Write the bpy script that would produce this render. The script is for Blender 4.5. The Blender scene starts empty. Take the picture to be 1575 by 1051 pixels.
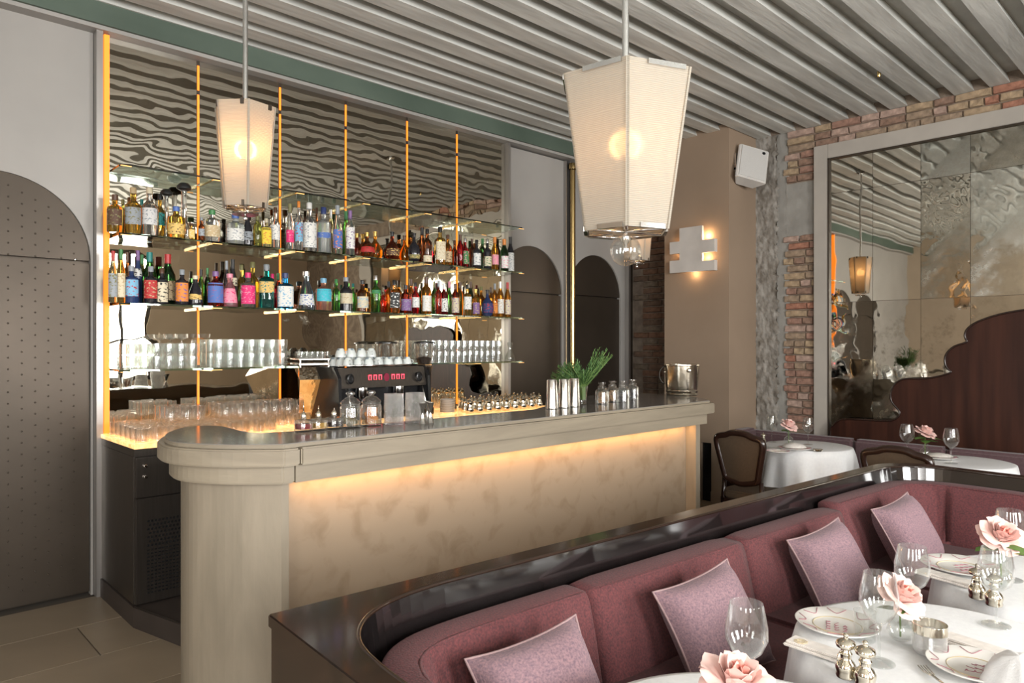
import bpy, bmesh, math, random
from mathutils import Vector, Matrix
random.seed(7)
PI = math.pi
S = bpy.context.scene
C = S.collection
# ------------------------------------------------------------------ camera, world, light, exposure
TH = math.radians(46.25)          # heading of the view, from +X (along the bar) towards +Y (the back wall)
HC = 1.45
cam = bpy.data.cameras.new('camera'); cam.sensor_width = 36; cam.lens = 36 * 1089 / 1575
cam.shift_y = 5.5 / 1575; cam.clip_start = .05; cam.clip_end = 60
co = bpy.data.objects.new('camera', cam); C.objects.link(co)
co.location = (0, 0, HC); co.rotation_euler = (PI / 2, 0, TH - PI / 2)
S.camera = co
S.view_settings.view_transform = 'Standard'; S.view_settings.look = 'None'
S.view_settings.exposure = 0.55; S.view_settings.gamma = 1.0; S.view_settings.use_curve_mapping = False
S.cycles.max_bounces = 14; S.cycles.diffuse_bounces = 4; S.cycles.glossy_bounces = 6
S.cycles.transmission_bounces = 10; S.cycles.transparent_max_bounces = 40
S.cycles.caustics_reflective = False; S.cycles.caustics_refractive = False
S.cycles.sample_clamp_indirect = 4.0
w = bpy.data.worlds.new('daylight'); S.world = w; w.use_nodes = True
w.node_tree.nodes['Background'].inputs[0].default_value = (.80, .90, 1, 1)
w.node_tree.nodes['Background'].inputs[1].default_value = 1.5

def area(name, loc, rot, sx, sy, power, col, spread=PI):
    l = bpy.data.lights.new(name, 'AREA'); l.shape = 'RECTANGLE'; l.size = sx; l.size_y = sy
    l.energy = power; l.color = col; l.spread = spread
    o = bpy.data.objects.new(name, l); C.objects.link(o); o.location = loc; o.rotation_euler = rot
    return o
def point(name, loc, power, col, r=.03):
    l = bpy.data.lights.new(name, 'POINT'); l.energy = power; l.color = col; l.shadow_soft_size = r
    o = bpy.data.objects.new(name, l); C.objects.link(o); o.location = loc
    return o
YF = -2.8; XL = -2.6; XW = 6.36; YB = 4.653; ZC = 3.41; ZT = 3.50
WINX = (-1.3, 0.9, 3.2)      # windows in the front wall
WINY = (-1.2, 1.4)                # windows in the left wall
DAY = (1.0, .985, .955)
for x in WINX:
    area('window_daylight', (x, YF - .12, 1.9), (PI / 2, 0, 0), 1.0, 2.0, 185, DAY)
for y in WINY:
    area('window_daylight', (XL - .12, y, 1.9), (PI / 2, 0, -PI / 2), 1.0, 2.0, 55, DAY)
WARM = (1, .50, .17)
area('cornice_led', (2.72, 2.60, .918), (math.radians(-8), 0, 0), 2.8, .015, 6.5, WARM)

def W(px, py=None, X=None, Y=None, Z=None):
    """a point seen at the photograph's pixel (px, py) lying on a wall or table plane"""
    u = (px - 787.5) / 1089.; v = 0 if py is None else -(py - 531.) / 1089.
    r = Vector((math.cos(TH) + u * math.sin(TH), math.sin(TH) - u * math.cos(TH), v))
    t = X / r.x if X is not None else (Y / r.y if Y is not None else (Z - HC) / r.z)
    return Vector((0, 0, HC)) + r * t
def depth(p): return p.x * math.cos(TH) + p.y * math.sin(TH)
# ------------------------------------------------------------------ materials
_M = {}
def mat(name, col, rough=.5, metal=0, col2=None, scale=8, detail=3, mix=(.35, .65), bump=0, bscale=None, stretch=(1, 1, 1),
        trans=0, ior=1.45, coat=0, emit=None, estr=0, sheen=0, spec=None, wave=None, alpha=1, dist=0):
    if name in _M: return _M[name]
    m = bpy.data.materials.new(name); m.use_nodes = True; nt = m.node_tree; N = nt.nodes; L = nt.links
    b = N['Principled BSDF']; I = b.inputs
    I['Base Color'].default_value = (*col, 1); I['Roughness'].default_value = rough; I['Metallic'].default_value = metal
    I['Transmission Weight'].default_value = trans; I['IOR'].default_value = ior; I['Coat Weight'].default_value = coat
    I['Coat Roughness'].default_value = .08; I['Sheen Weight'].default_value = sheen; I['Alpha'].default_value = alpha
    if spec is not None: I['Specular IOR Level'].default_value = spec
    tc = N.new('ShaderNodeTexCoord'); mp = N.new('ShaderNodeMapping'); mp.inputs['Scale'].default_value = stretch
    L.new(tc.outputs['Object'], mp.inputs['Vector'])
    if col2 is None: col2 = tuple(c * .86 for c in col)
    nz = N.new('ShaderNodeTexNoise'); nz.inputs['Scale'].default_value = scale; nz.inputs['Detail'].default_value = detail
    nz.inputs['Distortion'].default_value = dist
    L.new(mp.outputs[0], nz.inputs['Vector'])
    cr = N.new('ShaderNodeValToRGB'); cr.color_ramp.elements[0].position = mix[0]; cr.color_ramp.elements[1].position = mix[1]
    cr.color_ramp.elements[0].color = (*col2, 1); cr.color_ramp.elements[1].color = (*col, 1)
    L.new(nz.outputs['Fac'], cr.inputs[0])
    L.new(cr.outputs[0], I['Base Color'])
    if emit:
        I['Emission Color'].default_value = (*emit, 1); I['Emission Strength'].default_value = estr
    if bump:
        n2 = N.new('ShaderNodeTexNoise'); n2.inputs['Scale'].default_value = bscale or scale; n2.inputs['Detail'].default_value = 3
        L.new(mp.outputs[0], n2.inputs['Vector'])
        bp = N.new('ShaderNodeBump'); bp.inputs['Strength'].default_value = bump; bp.inputs['Distance'].default_value = .01
        L.new(n2.outputs['Fac'], bp.inputs['Height']); L.new(bp.outputs[0], I['Normal'])
    _M[name] = m
    return m
def mirror_mat(name, tint, amp, scale, patina, rough=.02, pcol=(.30, .27, .21), zlow=None):
    """old mirror glass: silvered, rippled, with spots and clouds where the silver has gone"""
    m = bpy.data.materials.new(name); m.use_nodes = True; nt = m.node_tree; N = nt.nodes; L = nt.links
    b = N['Principled BSDF']; b.inputs['Metallic'].default_value = 1; b.inputs['Roughness'].default_value = rough
    tc = N.new('ShaderNodeTexCoord')
    n1 = N.new('ShaderNodeTexNoise'); n1.inputs['Scale'].default_value = scale; n1.inputs['Detail'].default_value = 1.2
    n1.inputs['Distortion'].default_value = .3
    L.new(tc.outputs['Object'], n1.inputs['Vector'])
    bp = N.new('ShaderNodeBump'); bp.inputs['Strength'].default_value = 1; bp.inputs['Distance'].default_value = amp
    L.new(n1.outputs['Fac'], bp.inputs['Height']); L.new(bp.outputs[0], b.inputs['Normal'])
    n2 = N.new('ShaderNodeTexNoise'); n2.inputs['Scale'].default_value = 2.3; n2.inputs['Detail'].default_value = 9
    n2.inputs['Roughness'].default_value = .72
    L.new(tc.outputs['Object'], n2.inputs['Vector'])
    cr = N.new('ShaderNodeValToRGB'); e = cr.color_ramp.elements
    e[0].position = .5 - patina * .5; e[0].color = (*tint, 1); e[1].position = .62; e[1].color = (*pcol, 1)
    if patina <= 0: e[0].position = .66; e[1].position = .74
    L.new(n2.outputs['Fac'], cr.inputs[0]); L.new(cr.outputs[0], b.inputs['Base Color'])
    mr = N.new('ShaderNodeMapRange'); mr.inputs['From Min'].default_value = .5 - patina * .3 if patina > 0 else .66
    mr.inputs['From Max'].default_value = .75
    mr.inputs['To Min'].default_value = rough; mr.inputs['To Max'].default_value = .45
    L.new(n2.outputs['Fac'], mr.inputs['Value']); L.new(mr.outputs[0], b.inputs['Roughness'])
    return m
def glow(name, col, s):
    m = bpy.data.materials.new(name); m.use_nodes = True; nt = m.node_tree
    b = nt.nodes['Principled BSDF']; b.inputs['Base Color'].default_value = (*col, 1)
    b.inputs['Emission Color'].default_value = (*col, 1); b.inputs['Emission Strength'].default_value = s
    n = nt.nodes.new('ShaderNodeTexNoise'); n.inputs['Scale'].default_value = 3
    mm = nt.nodes.new('ShaderNodeMath'); mm.operation = 'MULTIPLY_ADD'; mm.inputs[1].default_value = .2 * s; mm.inputs[2].default_value = .9 * s
    nt.links.new(n.outputs['Fac'], mm.inputs[0]); nt.links.new(mm.outputs[0], b.inputs['Emission Strength'])
    return m
plaster = mat('warm_plaster', (.30, .222, .158), .8, col2=(.265, .195, .138), scale=1.6, detail=5, bump=.15, bscale=6)
roomwall = mat('room_plaster', (.58, .47, .36), .8, col2=(.52, .42, .32), scale=1.5, detail=4)
greywall = mat('grey_polished_plaster', (0.340, 0.323, 0.302), .45, col2=(0.289, 0.276, 0.259), scale=1.2, detail=4)
beamgrey = mat('limewashed_beam', (0.63, 0.635, 0.60), .8, col2=(0.470, 0.470, 0.442), scale=7, detail=6, stretch=(.25, 2, 2), bump=.25, bscale=20)
ceilgrey = mat('limewashed_boards', (.60, .60, .57), .85, scale=5)
green = mat('verdigris_beam', (.085, .115, .09), .6, col2=(.06, .085, .065), scale=3, detail=6, stretch=(.5, 1, 1))
darkmetal = mat('bronzed_metal', (0.070, 0.055, 0.042), .42, .6, col2=(0.056, 0.044, 0.033), scale=2)
jamb = mat('brushed_steel_jamb', (.42, .40, .38), .35, .8, scale=20, stretch=(1, 1, .1))
tilem = [mat('limestone_tile_%s' % n, c, .38, col2=tuple(k * .86 for k in c), scale=2.2, detail=7, dist=.6) for n, c in
         (('a', (.27, .213, .15)), ('b', (.255, .20, .14)), ('c', (.285, .225, .158)))]
grout = mat('grout', (.11, .09, .07), .9)
stone = mat('sandstone', (.245, .207, .155), .5, col2=(.195, .165, .122), scale=3, detail=8, stretch=(2.5, 2.5, .5), dist=.8, bump=.05, bscale=40)
stoneh = mat('sandstone_cornice', (.27, .230, .170), .45, col2=(.215, .182, .135), scale=3, detail=8, stretch=(.6, .6, 4), dist=.8, bump=.05, bscale=40)
stonetop = mat('polished_stone_top', (.20, .19, .175), .13, col2=(.16, .15, .135), scale=5, detail=6)
marble = mat('honey_marble', (0.270, 0.217, 0.158), .35, col2=(0.220, 0.170, 0.117), scale=9, detail=12, mix=(.33, .50), dist=.5)
steel = mat('polished_steel', (.62, .60, .57), .16, 1, scale=3)
bsteel = mat('brushed_dark_steel', (.12, .104, .09), .34, .9, scale=14, stretch=(8, 8, .3))
black = mat('black_enamel', (.012, .012, .013), .25, scale=3)
silver = mat('old_silver', (.82, .77, .66), .12, 1, col2=(.70, .64, .53), scale=12)
silverb = mat('worn_silver_bucket', (.66, .61, .52), .2, 1, col2=(.40, .35, .27), scale=9, detail=5, bump=.1, bscale=25)
brass = mat('brass_pipe', (.60, .44, .20), .22, 1, scale=3)
chrome = mat('chrome', (.75, .75, .75), .12, 1)
def thin_glass(name='thin_clear_glass', haze=.05, f0=.05, fk=.75, bump=0):
    m = bpy.data.materials.new(name); m.use_nodes = True; nt = m.node_tree; N = nt.nodes; L = nt.links
    for n in list(N): N.remove(n)
    out = N.new('ShaderNodeOutputMaterial'); tr = N.new('ShaderNodeBsdfTransparent'); gl = N.new('ShaderNodeBsdfGlossy'); df = N.new('ShaderNodeBsdfTranslucent')
    nz = N.new('ShaderNodeTexNoise'); nz.inputs['Scale'].default_value = 30
    rr = N.new('ShaderNodeMapRange'); rr.inputs['To Min'].default_value = .01; rr.inputs['To Max'].default_value = .07
    L.new(nz.outputs['Fac'], rr.inputs['Value']); L.new(rr.outputs[0], gl.inputs['Roughness'])
    tr.inputs[0].default_value = (.97, .98, .975, 1); gl.inputs[0].default_value = (1, 1, 1, 1)
    df.inputs[0].default_value = (1, 1, 1, 1)
    lw = N.new('ShaderNodeLayerWeight'); lw.inputs[0].default_value = .5; pw = N.new('ShaderNodeMath'); pw.operation = 'POWER'; pw.inputs[1].default_value = 3.2
    f = N.new('ShaderNodeMath'); f.operation = 'MULTIPLY_ADD'; f.inputs[1].default_value = fk; f.inputs[2].default_value = f0
    L.new(lw.outputs['Facing'], pw.inputs[0]); L.new(pw.outputs[0], f.inputs[0])
    m1 = N.new('ShaderNodeMixShader'); m1.inputs[0].default_value = haze
    L.new(tr.outputs[0], m1.inputs[1]); L.new(df.outputs[0], m1.inputs[2])
    m2 = N.new('ShaderNodeMixShader'); L.new(f.outputs[0], m2.inputs[0]); L.new(m1.outputs[0], m2.inputs[1]); L.new(gl.outputs[0], m2.inputs[2])
    if bump:
        n2 = N.new('ShaderNodeTexNoise'); n2.inputs['Scale'].default_value = 55; bp = N.new('ShaderNodeBump'); bp.inputs['Strength'].default_value = bump; bp.inputs['Distance'].default_value = .01
        L.new(n2.outputs['Fac'], bp.inputs['Height']); L.new(bp.outputs[0], gl.inputs['Normal']); L.new(bp.outputs[0], df.inputs['Normal'])
    L.new(m2.outputs[0], out.inputs[0]); return m
glass = thin_glass(); jarglass = thin_glass('thick_jar_glass', .11, .12, .85); crysglass = thin_glass('cut_crystal_glass', .16, .30, .7, .9)
gshelf = mat('shelf_glass', (.75, .93, .86), .02, trans=1, ior=1.45, col2=(.72, .90, .83))
darkwood = mat('dark_polished_wood', (0.028, 0.015, 0.010), .17, col2=(0.015, 0.009, 0.006), scale=4, detail=5, stretch=(.4, 3, 3), coat=.6)
blackwood = mat('black_lacquered_wood', (.012, .010, .010), .06, col2=(.008, .006, .006), scale=4, coat=1, spec=.9)
rosewood = mat('rosewood_panel', (.050, .017, .010), .42, col2=(.024, .008, .005), scale=3, detail=6, stretch=(1, 5, .35), spec=.25)
chairwood = mat('mahogany_chair', (.022, .009, .006), .25, scale=5, stretch=(3, 3, .5), coat=.4)
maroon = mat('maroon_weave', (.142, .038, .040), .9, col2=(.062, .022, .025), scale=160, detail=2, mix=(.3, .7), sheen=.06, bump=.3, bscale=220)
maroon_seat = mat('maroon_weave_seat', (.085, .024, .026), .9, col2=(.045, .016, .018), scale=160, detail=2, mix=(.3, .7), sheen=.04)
mauve = mat('mauve_linen', (.29, .175, .19), .9, col2=(.15, .10, .125), scale=190, detail=2, mix=(.3, .7), sheen=.1, bump=.3, bscale=260)
mauvep = mat('mauve_piping', (.30, .20, .20), .8, scale=100)
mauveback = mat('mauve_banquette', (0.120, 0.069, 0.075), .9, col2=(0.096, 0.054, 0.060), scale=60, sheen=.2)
tan = mat('tan_upholstery', (.075, .048, .027), .85, scale=80)
linen = mat('white_linen', (.80, .80, .80), .85, col2=(.76, .76, .765), scale=60, bump=.1, bscale=200)
napk = mat('ecru_napkin', (.76, .71, .66), .85, scale=60)
china = mat('white_china', (.80, .78, .74), .15, col2=(.77, .75, .71), scale=6, coat=.5)
chinaline = mat('plate_brush_line', (.42, .16, .20), .4, scale=10)
chinagold = mat('plate_gold_tint', (.62, .50, .30), .4, scale=10)
gypsum = mat('white_gypsum', (.62, .58, .54), .7, scale=5)
whitepl = mat('white_speaker_shell', (.66, .64, .61), .5, scale=5)
frameg = mat('greige_mirror_frame', (0.400, 0.368, 0.328), .55, col2=(0.360, 0.332, 0.296), scale=4)
mortar = mat('old_mortar', (.27, .215, .165), .95, col2=(.17, .13, .10), scale=12, detail=6, bump=.6, bscale=30)
conc = mat('rough_cast_concrete', (.33, .31, .28), .95, col2=(.17, .15, .125), scale=13, detail=9, mix=(.35, .62), bump=1.0, bscale=28, stretch=(1, 1, .7))
cement = mat('grey_cement_band', (.30, .29, .265), .9, col2=(.24, .23, .21), scale=6, detail=6, bump=.4, bscale=20)
BR = [mat('brick_%s' % n, c, .9, col2=tuple(k * .62 for k in c), scale=22, detail=6, bump=.7, bscale=45) for n, c in
      (('rose', (.34, .20, .15)), ('red', (.38, .18, .12)), ('ochre', (.42, .31, .20)), ('brown', (.29, .185, .135)), ('pink', (.45, .32, .26)), ('olive', (.34, .25, .175)))]
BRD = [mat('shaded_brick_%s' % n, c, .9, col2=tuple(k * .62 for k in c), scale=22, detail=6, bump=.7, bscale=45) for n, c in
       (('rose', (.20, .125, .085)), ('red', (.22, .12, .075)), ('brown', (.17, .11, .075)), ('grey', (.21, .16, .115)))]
leafm = mat('rosemary_leaf', (.10, .20, .06), .6, col2=(.04, .10, .03), scale=30)
roseleaf = mat('rose_leaf', (.14, .24, .05), .5, col2=(.07, .15, .03), scale=10)
petalm = mat('blush_petal', (.86, .62, .56), .6, col2=(.80, .52, .47), scale=9, sheen=.2)
petalc = mat('coral_rose_heart', (.80, .36, .30), .6, scale=9)
stemm = mat('green_stem', (.16, .26, .07), .5)
ledm = glow('amber_led', (1, .24, .02), .8)
clip_glow = glow('clip_painted_glow', (1, .50, .16), .8)  # clips are no lamps; amber strip light on them painted as emission
redled = glow('red_display', (1, .06, .10), 2.2)
bulbm = glow('warm_bulb', (1, .60, .24), 9)
# backlit onyx worktop
def onyx():
    m = bpy.data.materials.new('backlit_onyx'); m.use_nodes = True; nt = m.node_tree; N = nt.nodes; L = nt.links
    b = N['Principled BSDF']; b.inputs['Roughness'].default_value = .12; b.inputs['Coat Weight'].default_value = .4
    tc = N.new('ShaderNodeTexCoord'); n = N.new('ShaderNodeTexNoise'); n.inputs['Scale'].default_value = 9; n.inputs['Detail'].default_value = 9
    n.inputs['Distortion'].default_value = 1.2; n.inputs['Roughness'].default_value = .65
    L.new(tc.outputs['Object'], n.inputs['Vector'])
    cr = N.new('ShaderNodeValToRGB'); e = cr.color_ramp.elements
    e[0].position = .30; e[0].color = (.75, .30, .07, 1); e[1].position = .6; e[1].color = (1, .60, .25, 1)
    L.new(n.outputs['Fac'], cr.inputs[0]); L.new(cr.outputs[0], b.inputs['Base Color']); L.new(cr.outputs[0], b.inputs['Emission Color'])
    b.inputs['Emission Strength'].default_value = .95
    return m
onyxm = onyx()
def shade_mat():
    m = bpy.data.materials.new('pleated_parchment_shade'); m.use_nodes = True; nt = m.node_tree; N = nt.nodes; L = nt.links
    for n in list(N): N.remove(n)
    out = N.new('ShaderNodeOutputMaterial'); d = N.new('ShaderNodeBsdfDiffuse'); t = N.new('ShaderNodeBsdfTranslucent'); mx = N.new('ShaderNodeMixShader')
    tc = N.new('ShaderNodeTexCoord'); wv = N.new('ShaderNodeTexWave'); wv.bands_direction = 'Z'; wv.inputs['Scale'].default_value = 62
    wv.inputs['Distortion'].default_value = 6; wv.inputs['Detail'].default_value = 2; wv.inputs['Detail Scale'].default_value = .6
    mp = N.new('ShaderNodeMapping'); mp.inputs['Scale'].default_value = (.3, .3, 1)
    L.new(tc.outputs['Object'], mp.inputs[0]); L.new(mp.outputs[0], wv.inputs[0])
    cr = N.new('ShaderNodeValToRGB'); cr.color_ramp.elements[0].color = (.42, .385, .325, 1); cr.color_ramp.elements[1].color = (.49, .45, .385, 1)
    L.new(wv.outputs['Fac'], cr.inputs[0]); L.new(cr.outputs[0], d.inputs[0]); L.new(cr.outputs[0], t.inputs[0])
    bp = N.new('ShaderNodeBump'); bp.inputs['Strength'].default_value = .4; bp.inputs['Distance'].default_value = .003
    L.new(wv.outputs['Fac'], bp.inputs['Height']); L.new(bp.outputs[0], d.inputs['Normal'])
    mx.inputs[0].default_value = .34
    rf = N.new('ShaderNodeBsdfRefraction'); rf.inputs['Roughness'].default_value = .62; rf.inputs['IOR'].default_value = 1.12; L.new(cr.outputs[0], rf.inputs[0])
    m2 = N.new('ShaderNodeMixShader'); m2.inputs[0].default_value = .10
    L.new(d.outputs[0], mx.inputs[1]); L.new(t.outputs[0], mx.inputs[2]); L.new(mx.outputs[0], m2.inputs[1]); L.new(rf.outputs[0], m2.inputs[2]); L.new(m2.outputs[0], out.inputs[0])
    return m
shadem = shade_mat()
# ------------------------------------------------------------------ mesh helpers
class MB:
    def __init__(s): s.v = []; s.f = []; s.sm = []
    def add(s, vs, fs, smooth=False, M=None):
        o = len(s.v)
        s.v += [tuple(M @ Vector(p)) if M else tuple(p) for p in vs]
        s.f += [tuple(i + o for i in f) for f in fs]; s.sm += [smooth] * len(fs)
        return s
    def box(s, a, b, M=None):
        x0, y0, z0 = a; x1, y1, z1 = b
        return s.add([(x0, y0, z0), (x1, y0, z0), (x1, y1, z0), (x0, y1, z0), (x0, y0, z1), (x1, y0, z1), (x1, y1, z1), (x0, y1, z1)],
                     [(0, 3, 2, 1), (4, 5, 6, 7), (0, 1, 5, 4), (1, 2, 6, 5), (2, 3, 7, 6), (3, 0, 4, 7)], False, M)
    def lathe(s, prof, n=20, M=None, closed_loop=False, sq=0):
        q_ = []   # rings close beside sharp corners keep the smooth normals crisp there
        for i, p in enumerate(prof):
            if 0 < i < len(prof) - 1:
                a = Vector((p[0] - prof[i - 1][0], p[1] - prof[i - 1][1])); b = Vector((prof[i + 1][0] - p[0], prof[i + 1][1] - p[1]))
                if a.length > 1e-7 and b.length > 1e-7 and a.angle(b) > .75:
                    for v_, sg in ((a, -1), (b, 1)):
                        e_ = min(.0007, v_.length * .35); w_ = v_.normalized() * e_ * sg
                        if sg < 0: q_ += [(p[0] + w_.x, p[1] + w_.y), p]
                        else: q_ += [(p[0] + w_.x, p[1] + w_.y)]
                    continue
            q_.append(p)
        prof = q_
        vs = []; fs = []; k = len(prof)
        for i in range(n):
            a = 2 * PI * i / n + (PI / n if sq else 0); c, d = math.cos(a), math.sin(a)
            q = 1.0
            if sq: q = 1 / (abs(c) ** sq + abs(d) ** sq) ** (1 / sq)
            for r, z in prof: vs.append((r * c * q, r * d * q, z))
        for i in range(n):
            j = (i + 1) % n
            for t in range(k - 1):
                a, b, c2, d2 = i * k + t, j * k + t, j * k + t + 1, i * k + t + 1
                if prof[t][0] < 1e-6: fs.append((a, c2, d2))
                elif prof[t + 1][0] < 1e-6: fs.append((a, b, d2))
                else: fs.append((a, b, c2, d2))
        return s.add(vs, fs, True, M)
    def prism(s, poly, z0, z1, M=None, smooth=False):
        n = len(poly); vs = [(x, y, z0) for x, y in poly] + [(x, y, z1) for x, y in poly]
        ar = sum(poly[i][0] * poly[(i + 1) % n][1] - poly[(i + 1) % n][0] * poly[i][1] for i in range(n))
        fs = [tuple(range(n - 1, -1, -1)), tuple(range(n, 2 * n))] + [(i, (i + 1) % n, n + (i + 1) % n, n + i) for i in range(n)]
        if ar < 0: fs = [tuple(reversed(f)) for f in fs]
        o = len(s.f); s.add(vs, fs, False, M)
        if smooth:
            for i in range(o + 2, len(s.f)): s.sm[i] = True
        return s
    def tube(s, path, r, n=8, M=None, caps=True, closed=False):
        P = [Vector(p) for p in path]; m = len(P); vs = []; fs = []; up = None
        rr = r if isinstance(r, (list, tuple)) else [r] * m
        for i, p in enumerate(P):
            if closed: t = P[(i + 1) % m] - P[i - 1]
            else: t = P[min(i + 1, m - 1)] - P[max(i - 1, 0)]
            t.normalize()
            if up is None: up = Vector((0, 0, 1)) if abs(t.z) < .9 else Vector((1, 0, 0))
            u = (up - t * up.dot(t)); u = u.normalized() if u.length > 1e-6 else t.orthogonal().normalized(); v = t.cross(u); up = u
            for k in range(n):
                a = 2 * PI * k / n; vs.append(p + (u * math.cos(a) + v * math.sin(a)) * rr[i])
        for i in range(m if closed else m - 1):
            j = (i + 1) % m
            for k in range(n):
                k2 = (k + 1) % n; fs.append((i * n + k, i * n + k2, j * n + k2, j * n + k))
        if caps and not closed: fs += [tuple(range(n - 1, -1, -1)), tuple((m - 1) * n + k for k in range(n))]
        return s.add(vs, fs, True, M)
    def mesh(s, name, m, bevel=0, bseg=2):
        me = bpy.data.meshes.new(name); me.from_pydata(s.v, [], s.f)
        me.polygons.foreach_set('use_smooth', s.sm); me.materials.append(m); me.update()
        if bevel:
            bm = bmesh.new(); bm.from_mesh(me)
            bmesh.ops.bevel(bm, geom=[e for e in bm.edges if len(e.link_faces) == 2 and e.calc_face_angle(0) > .5], offset=bevel, segments=bseg, affect='EDGES', clamp_overlap=True)
            bm.to_mesh(me); bm.free()
        return me
def link(name, me, parent=None, loc=None, rot=None):
    o = bpy.data.objects.new(name, me); C.objects.link(o)
    if parent: o.parent = parent
    if loc is not None: o.location = loc
    if rot is not None: o.rotation_euler = rot
    return o
def obj(name, mb, m, parent=None, loc=None, rot=None, bevel=0, bseg=2):
    return link(name, mb.mesh(name, m, bevel, bseg), parent, loc, rot)
def tag(o, label=None, cat=None, group=None, kind=None):
    if label: o['label'] = label
    if cat: o['category'] = cat
    if group: o['group'] = group
    if kind: o['kind'] = kind
    return o
def thing(name, label, cat, loc=(0, 0, 0), rz=0, group=None):
    o = bpy.data.objects.new(name, None); C.objects.link(o); o.location = loc; o.rotation_euler = (0, 0, rz)
    return tag(o, label, cat, group)
def copy_tree(o, loc=None, rz=None, label=None, group=None, parent=None):
    c = o.copy(); C.objects.link(c)
    if parent is not None: c.parent = parent
    if loc is not None: c.location = loc
    if rz is not None: c.rotation_euler = (0, 0, rz)
    if label: c['label'] = label
    if group: c['group'] = group
    for ch in list(o.children): copy_tree(ch, parent=c)
    return c
def struct(name, mb, m, bevel=0): return tag(obj(name, mb, m, bevel=bevel), kind='structure')
def B(*ab, M=None):
    mb = MB()
    for a, b in ab: mb.box(a, b, M)
    return mb
def smooth_poly(pts, sub=4, closed=True):
    out = []; n = len(pts)
    for i in range(n if closed else n - 1):
        g = lambda k: pts[k % n] if closed else pts[max(0, min(n - 1, k))]
        p0, p1, p2, p3 = g(i - 1), g(i), g(i + 1), g(i + 2)
        for t in range(sub):
            t /= sub
            out.append(tuple(.5 * (2 * b + (c - a) * t + (2 * a - 5 * b + 4 * c - d) * t * t + (3 * b - a - 3 * c + d) * t ** 3) for a, b, c, d in zip(p0, p1, p2, p3)))
    if not closed: out.append(tuple(pts[-1]))
    return out
def offset(poly, d):
    """grow (d>0) a counter-clockwise polygon"""
    n = len(poly); out = []
    for i in range(n):
        p0, p1, p2 = Vector(poly[i - 1][:2]), Vector(poly[i][:2]), Vector(poly[(i + 1) % n][:2])
        a = (p1 - p0).normalized(); b = (p2 - p1).normalized()
        na = Vector((a.y, -a.x)); nb = Vector((b.y, -b.x)); m = (na + nb)
        m = m.normalized() if m.length > 1e-5 else na
        k = d / max(.5, m.dot(na)); out.append((p1.x + m.x * k, p1.y + m.y * k))
    return out
# ------------------------------------------------------------------ the room
fl = struct('floor', B(((XL, YF, -.1), (7.2, 5.6, -.012))), grout)
tm = [B(((.003, .003, -.012), (.897, .447, 0))).mesh('tile', m) for m in tilem]
k = 0
for j in range(-6, 11):
    for i in range(-3, 8):
        x = i * .9 + (.45 if j % 2 else 0); y = .12 + j * .45
        if x < XL - .01 or x > 6.3 or y < YF or y > 4.6: continue
        link('tile', tm[(i * 7 + j * 5) % 3], fl, (x, y, 0)); k += 1
ce = struct('ceiling', B(((XL - .2, YF - .2, ZT), (7.2, 5.7, ZT + .15))), ceilgrey)
bm_ = []
for q in range(3):
    mb = MB(); random.seed(q)
    L0, L1 = XL, XW + .02; n = 14; vs = []
    for i in range(n + 1):
        x = L0 + (L1 - L0) * i / n; j = lambda: random.uniform(-.0025, .0025)
        vs += [(x, -.072 + j(), 0 + j()), (x, .060 + j(), j()), (x, .052, .095), (x, -.040, .095)]
    fs = []
    for i in range(n):
        a = i * 4; b = a + 4
        fs += [(a, b, b + 1, a + 1), (a + 1, b + 1, b + 2, a + 2), (a + 3, b + 3, b, a), (a + 2, b + 2, b + 3, a + 3)]
    fs += [(0, 1, 2, 3), (n * 4 + 3, n * 4 + 2, n * 4 + 1, n * 4)]
    bm_.append(mb.add(vs, fs).mesh('ceiling_beam', beamgrey))
y = 3.956 + .2345 * 3 - .06; i = 0
while y > YF + .05:
    link('ceiling_beam', bm_[i % 3], ce, (0, y, ZC)); y -= .2345; i += 1
struct('trim_1', B(((XL, 4.54, 3.285), (XW, 4.70, 3.41))), green)
gt = struct('trim_2', B(((XL, 4.56, 3.262), (XW, 4.70, 3.285))), greywall)
# small brass ceiling spot
t = thing('ceiling_spotlight', 'tiny brass spotlight fitting between the ceiling beams above the mirror wall', 'spotlight', (*W(1352, 112, Z=3.42)[:2], 3.40))
obj('housing', MB().lathe([(0, .03), (.014, .03), (.014, 0), (.010, -.01), (0, -.01)], 12), brass, t)
# walls
wr = struct('wall_right', B(((XW, YF - .2, 0), (XW + .3, 5.6, ZT))), mortar)
wf = MB(); edges = [XL - .2] + sum([[x - .5, x + .5] for x in WINX], []) + [XW + .3]
for a, b in zip(edges[::2], edges[1::2]): wf.box((a, YF - .2, 0), (b, YF, ZT))
for x in WINX: wf.box((x - .5, YF - .2, 0), (x + .5, YF, .85)); wf.box((x - .5, YF - .2, 2.9), (x + .5, YF, ZT))
struct('wall_front', wf, roomwall)
wl = MB(); edges = [YF - .2] + sum([[y - .5, y + .5] for y in WINY], []) + [5.6]
for a, b in zip(edges[::2], edges[1::2]): wl.box((XL - .2, a, 0), (XL, b, ZT))
for y in WINY: wl.box((XL - .2, y - .5, 0), (XL, y + .5, .85)); wl.box((XL - .2, y - .5, 2.9), (XL, y + .5, ZT))
struct('wall_left', wl, roomwall)
n = 1
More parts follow.
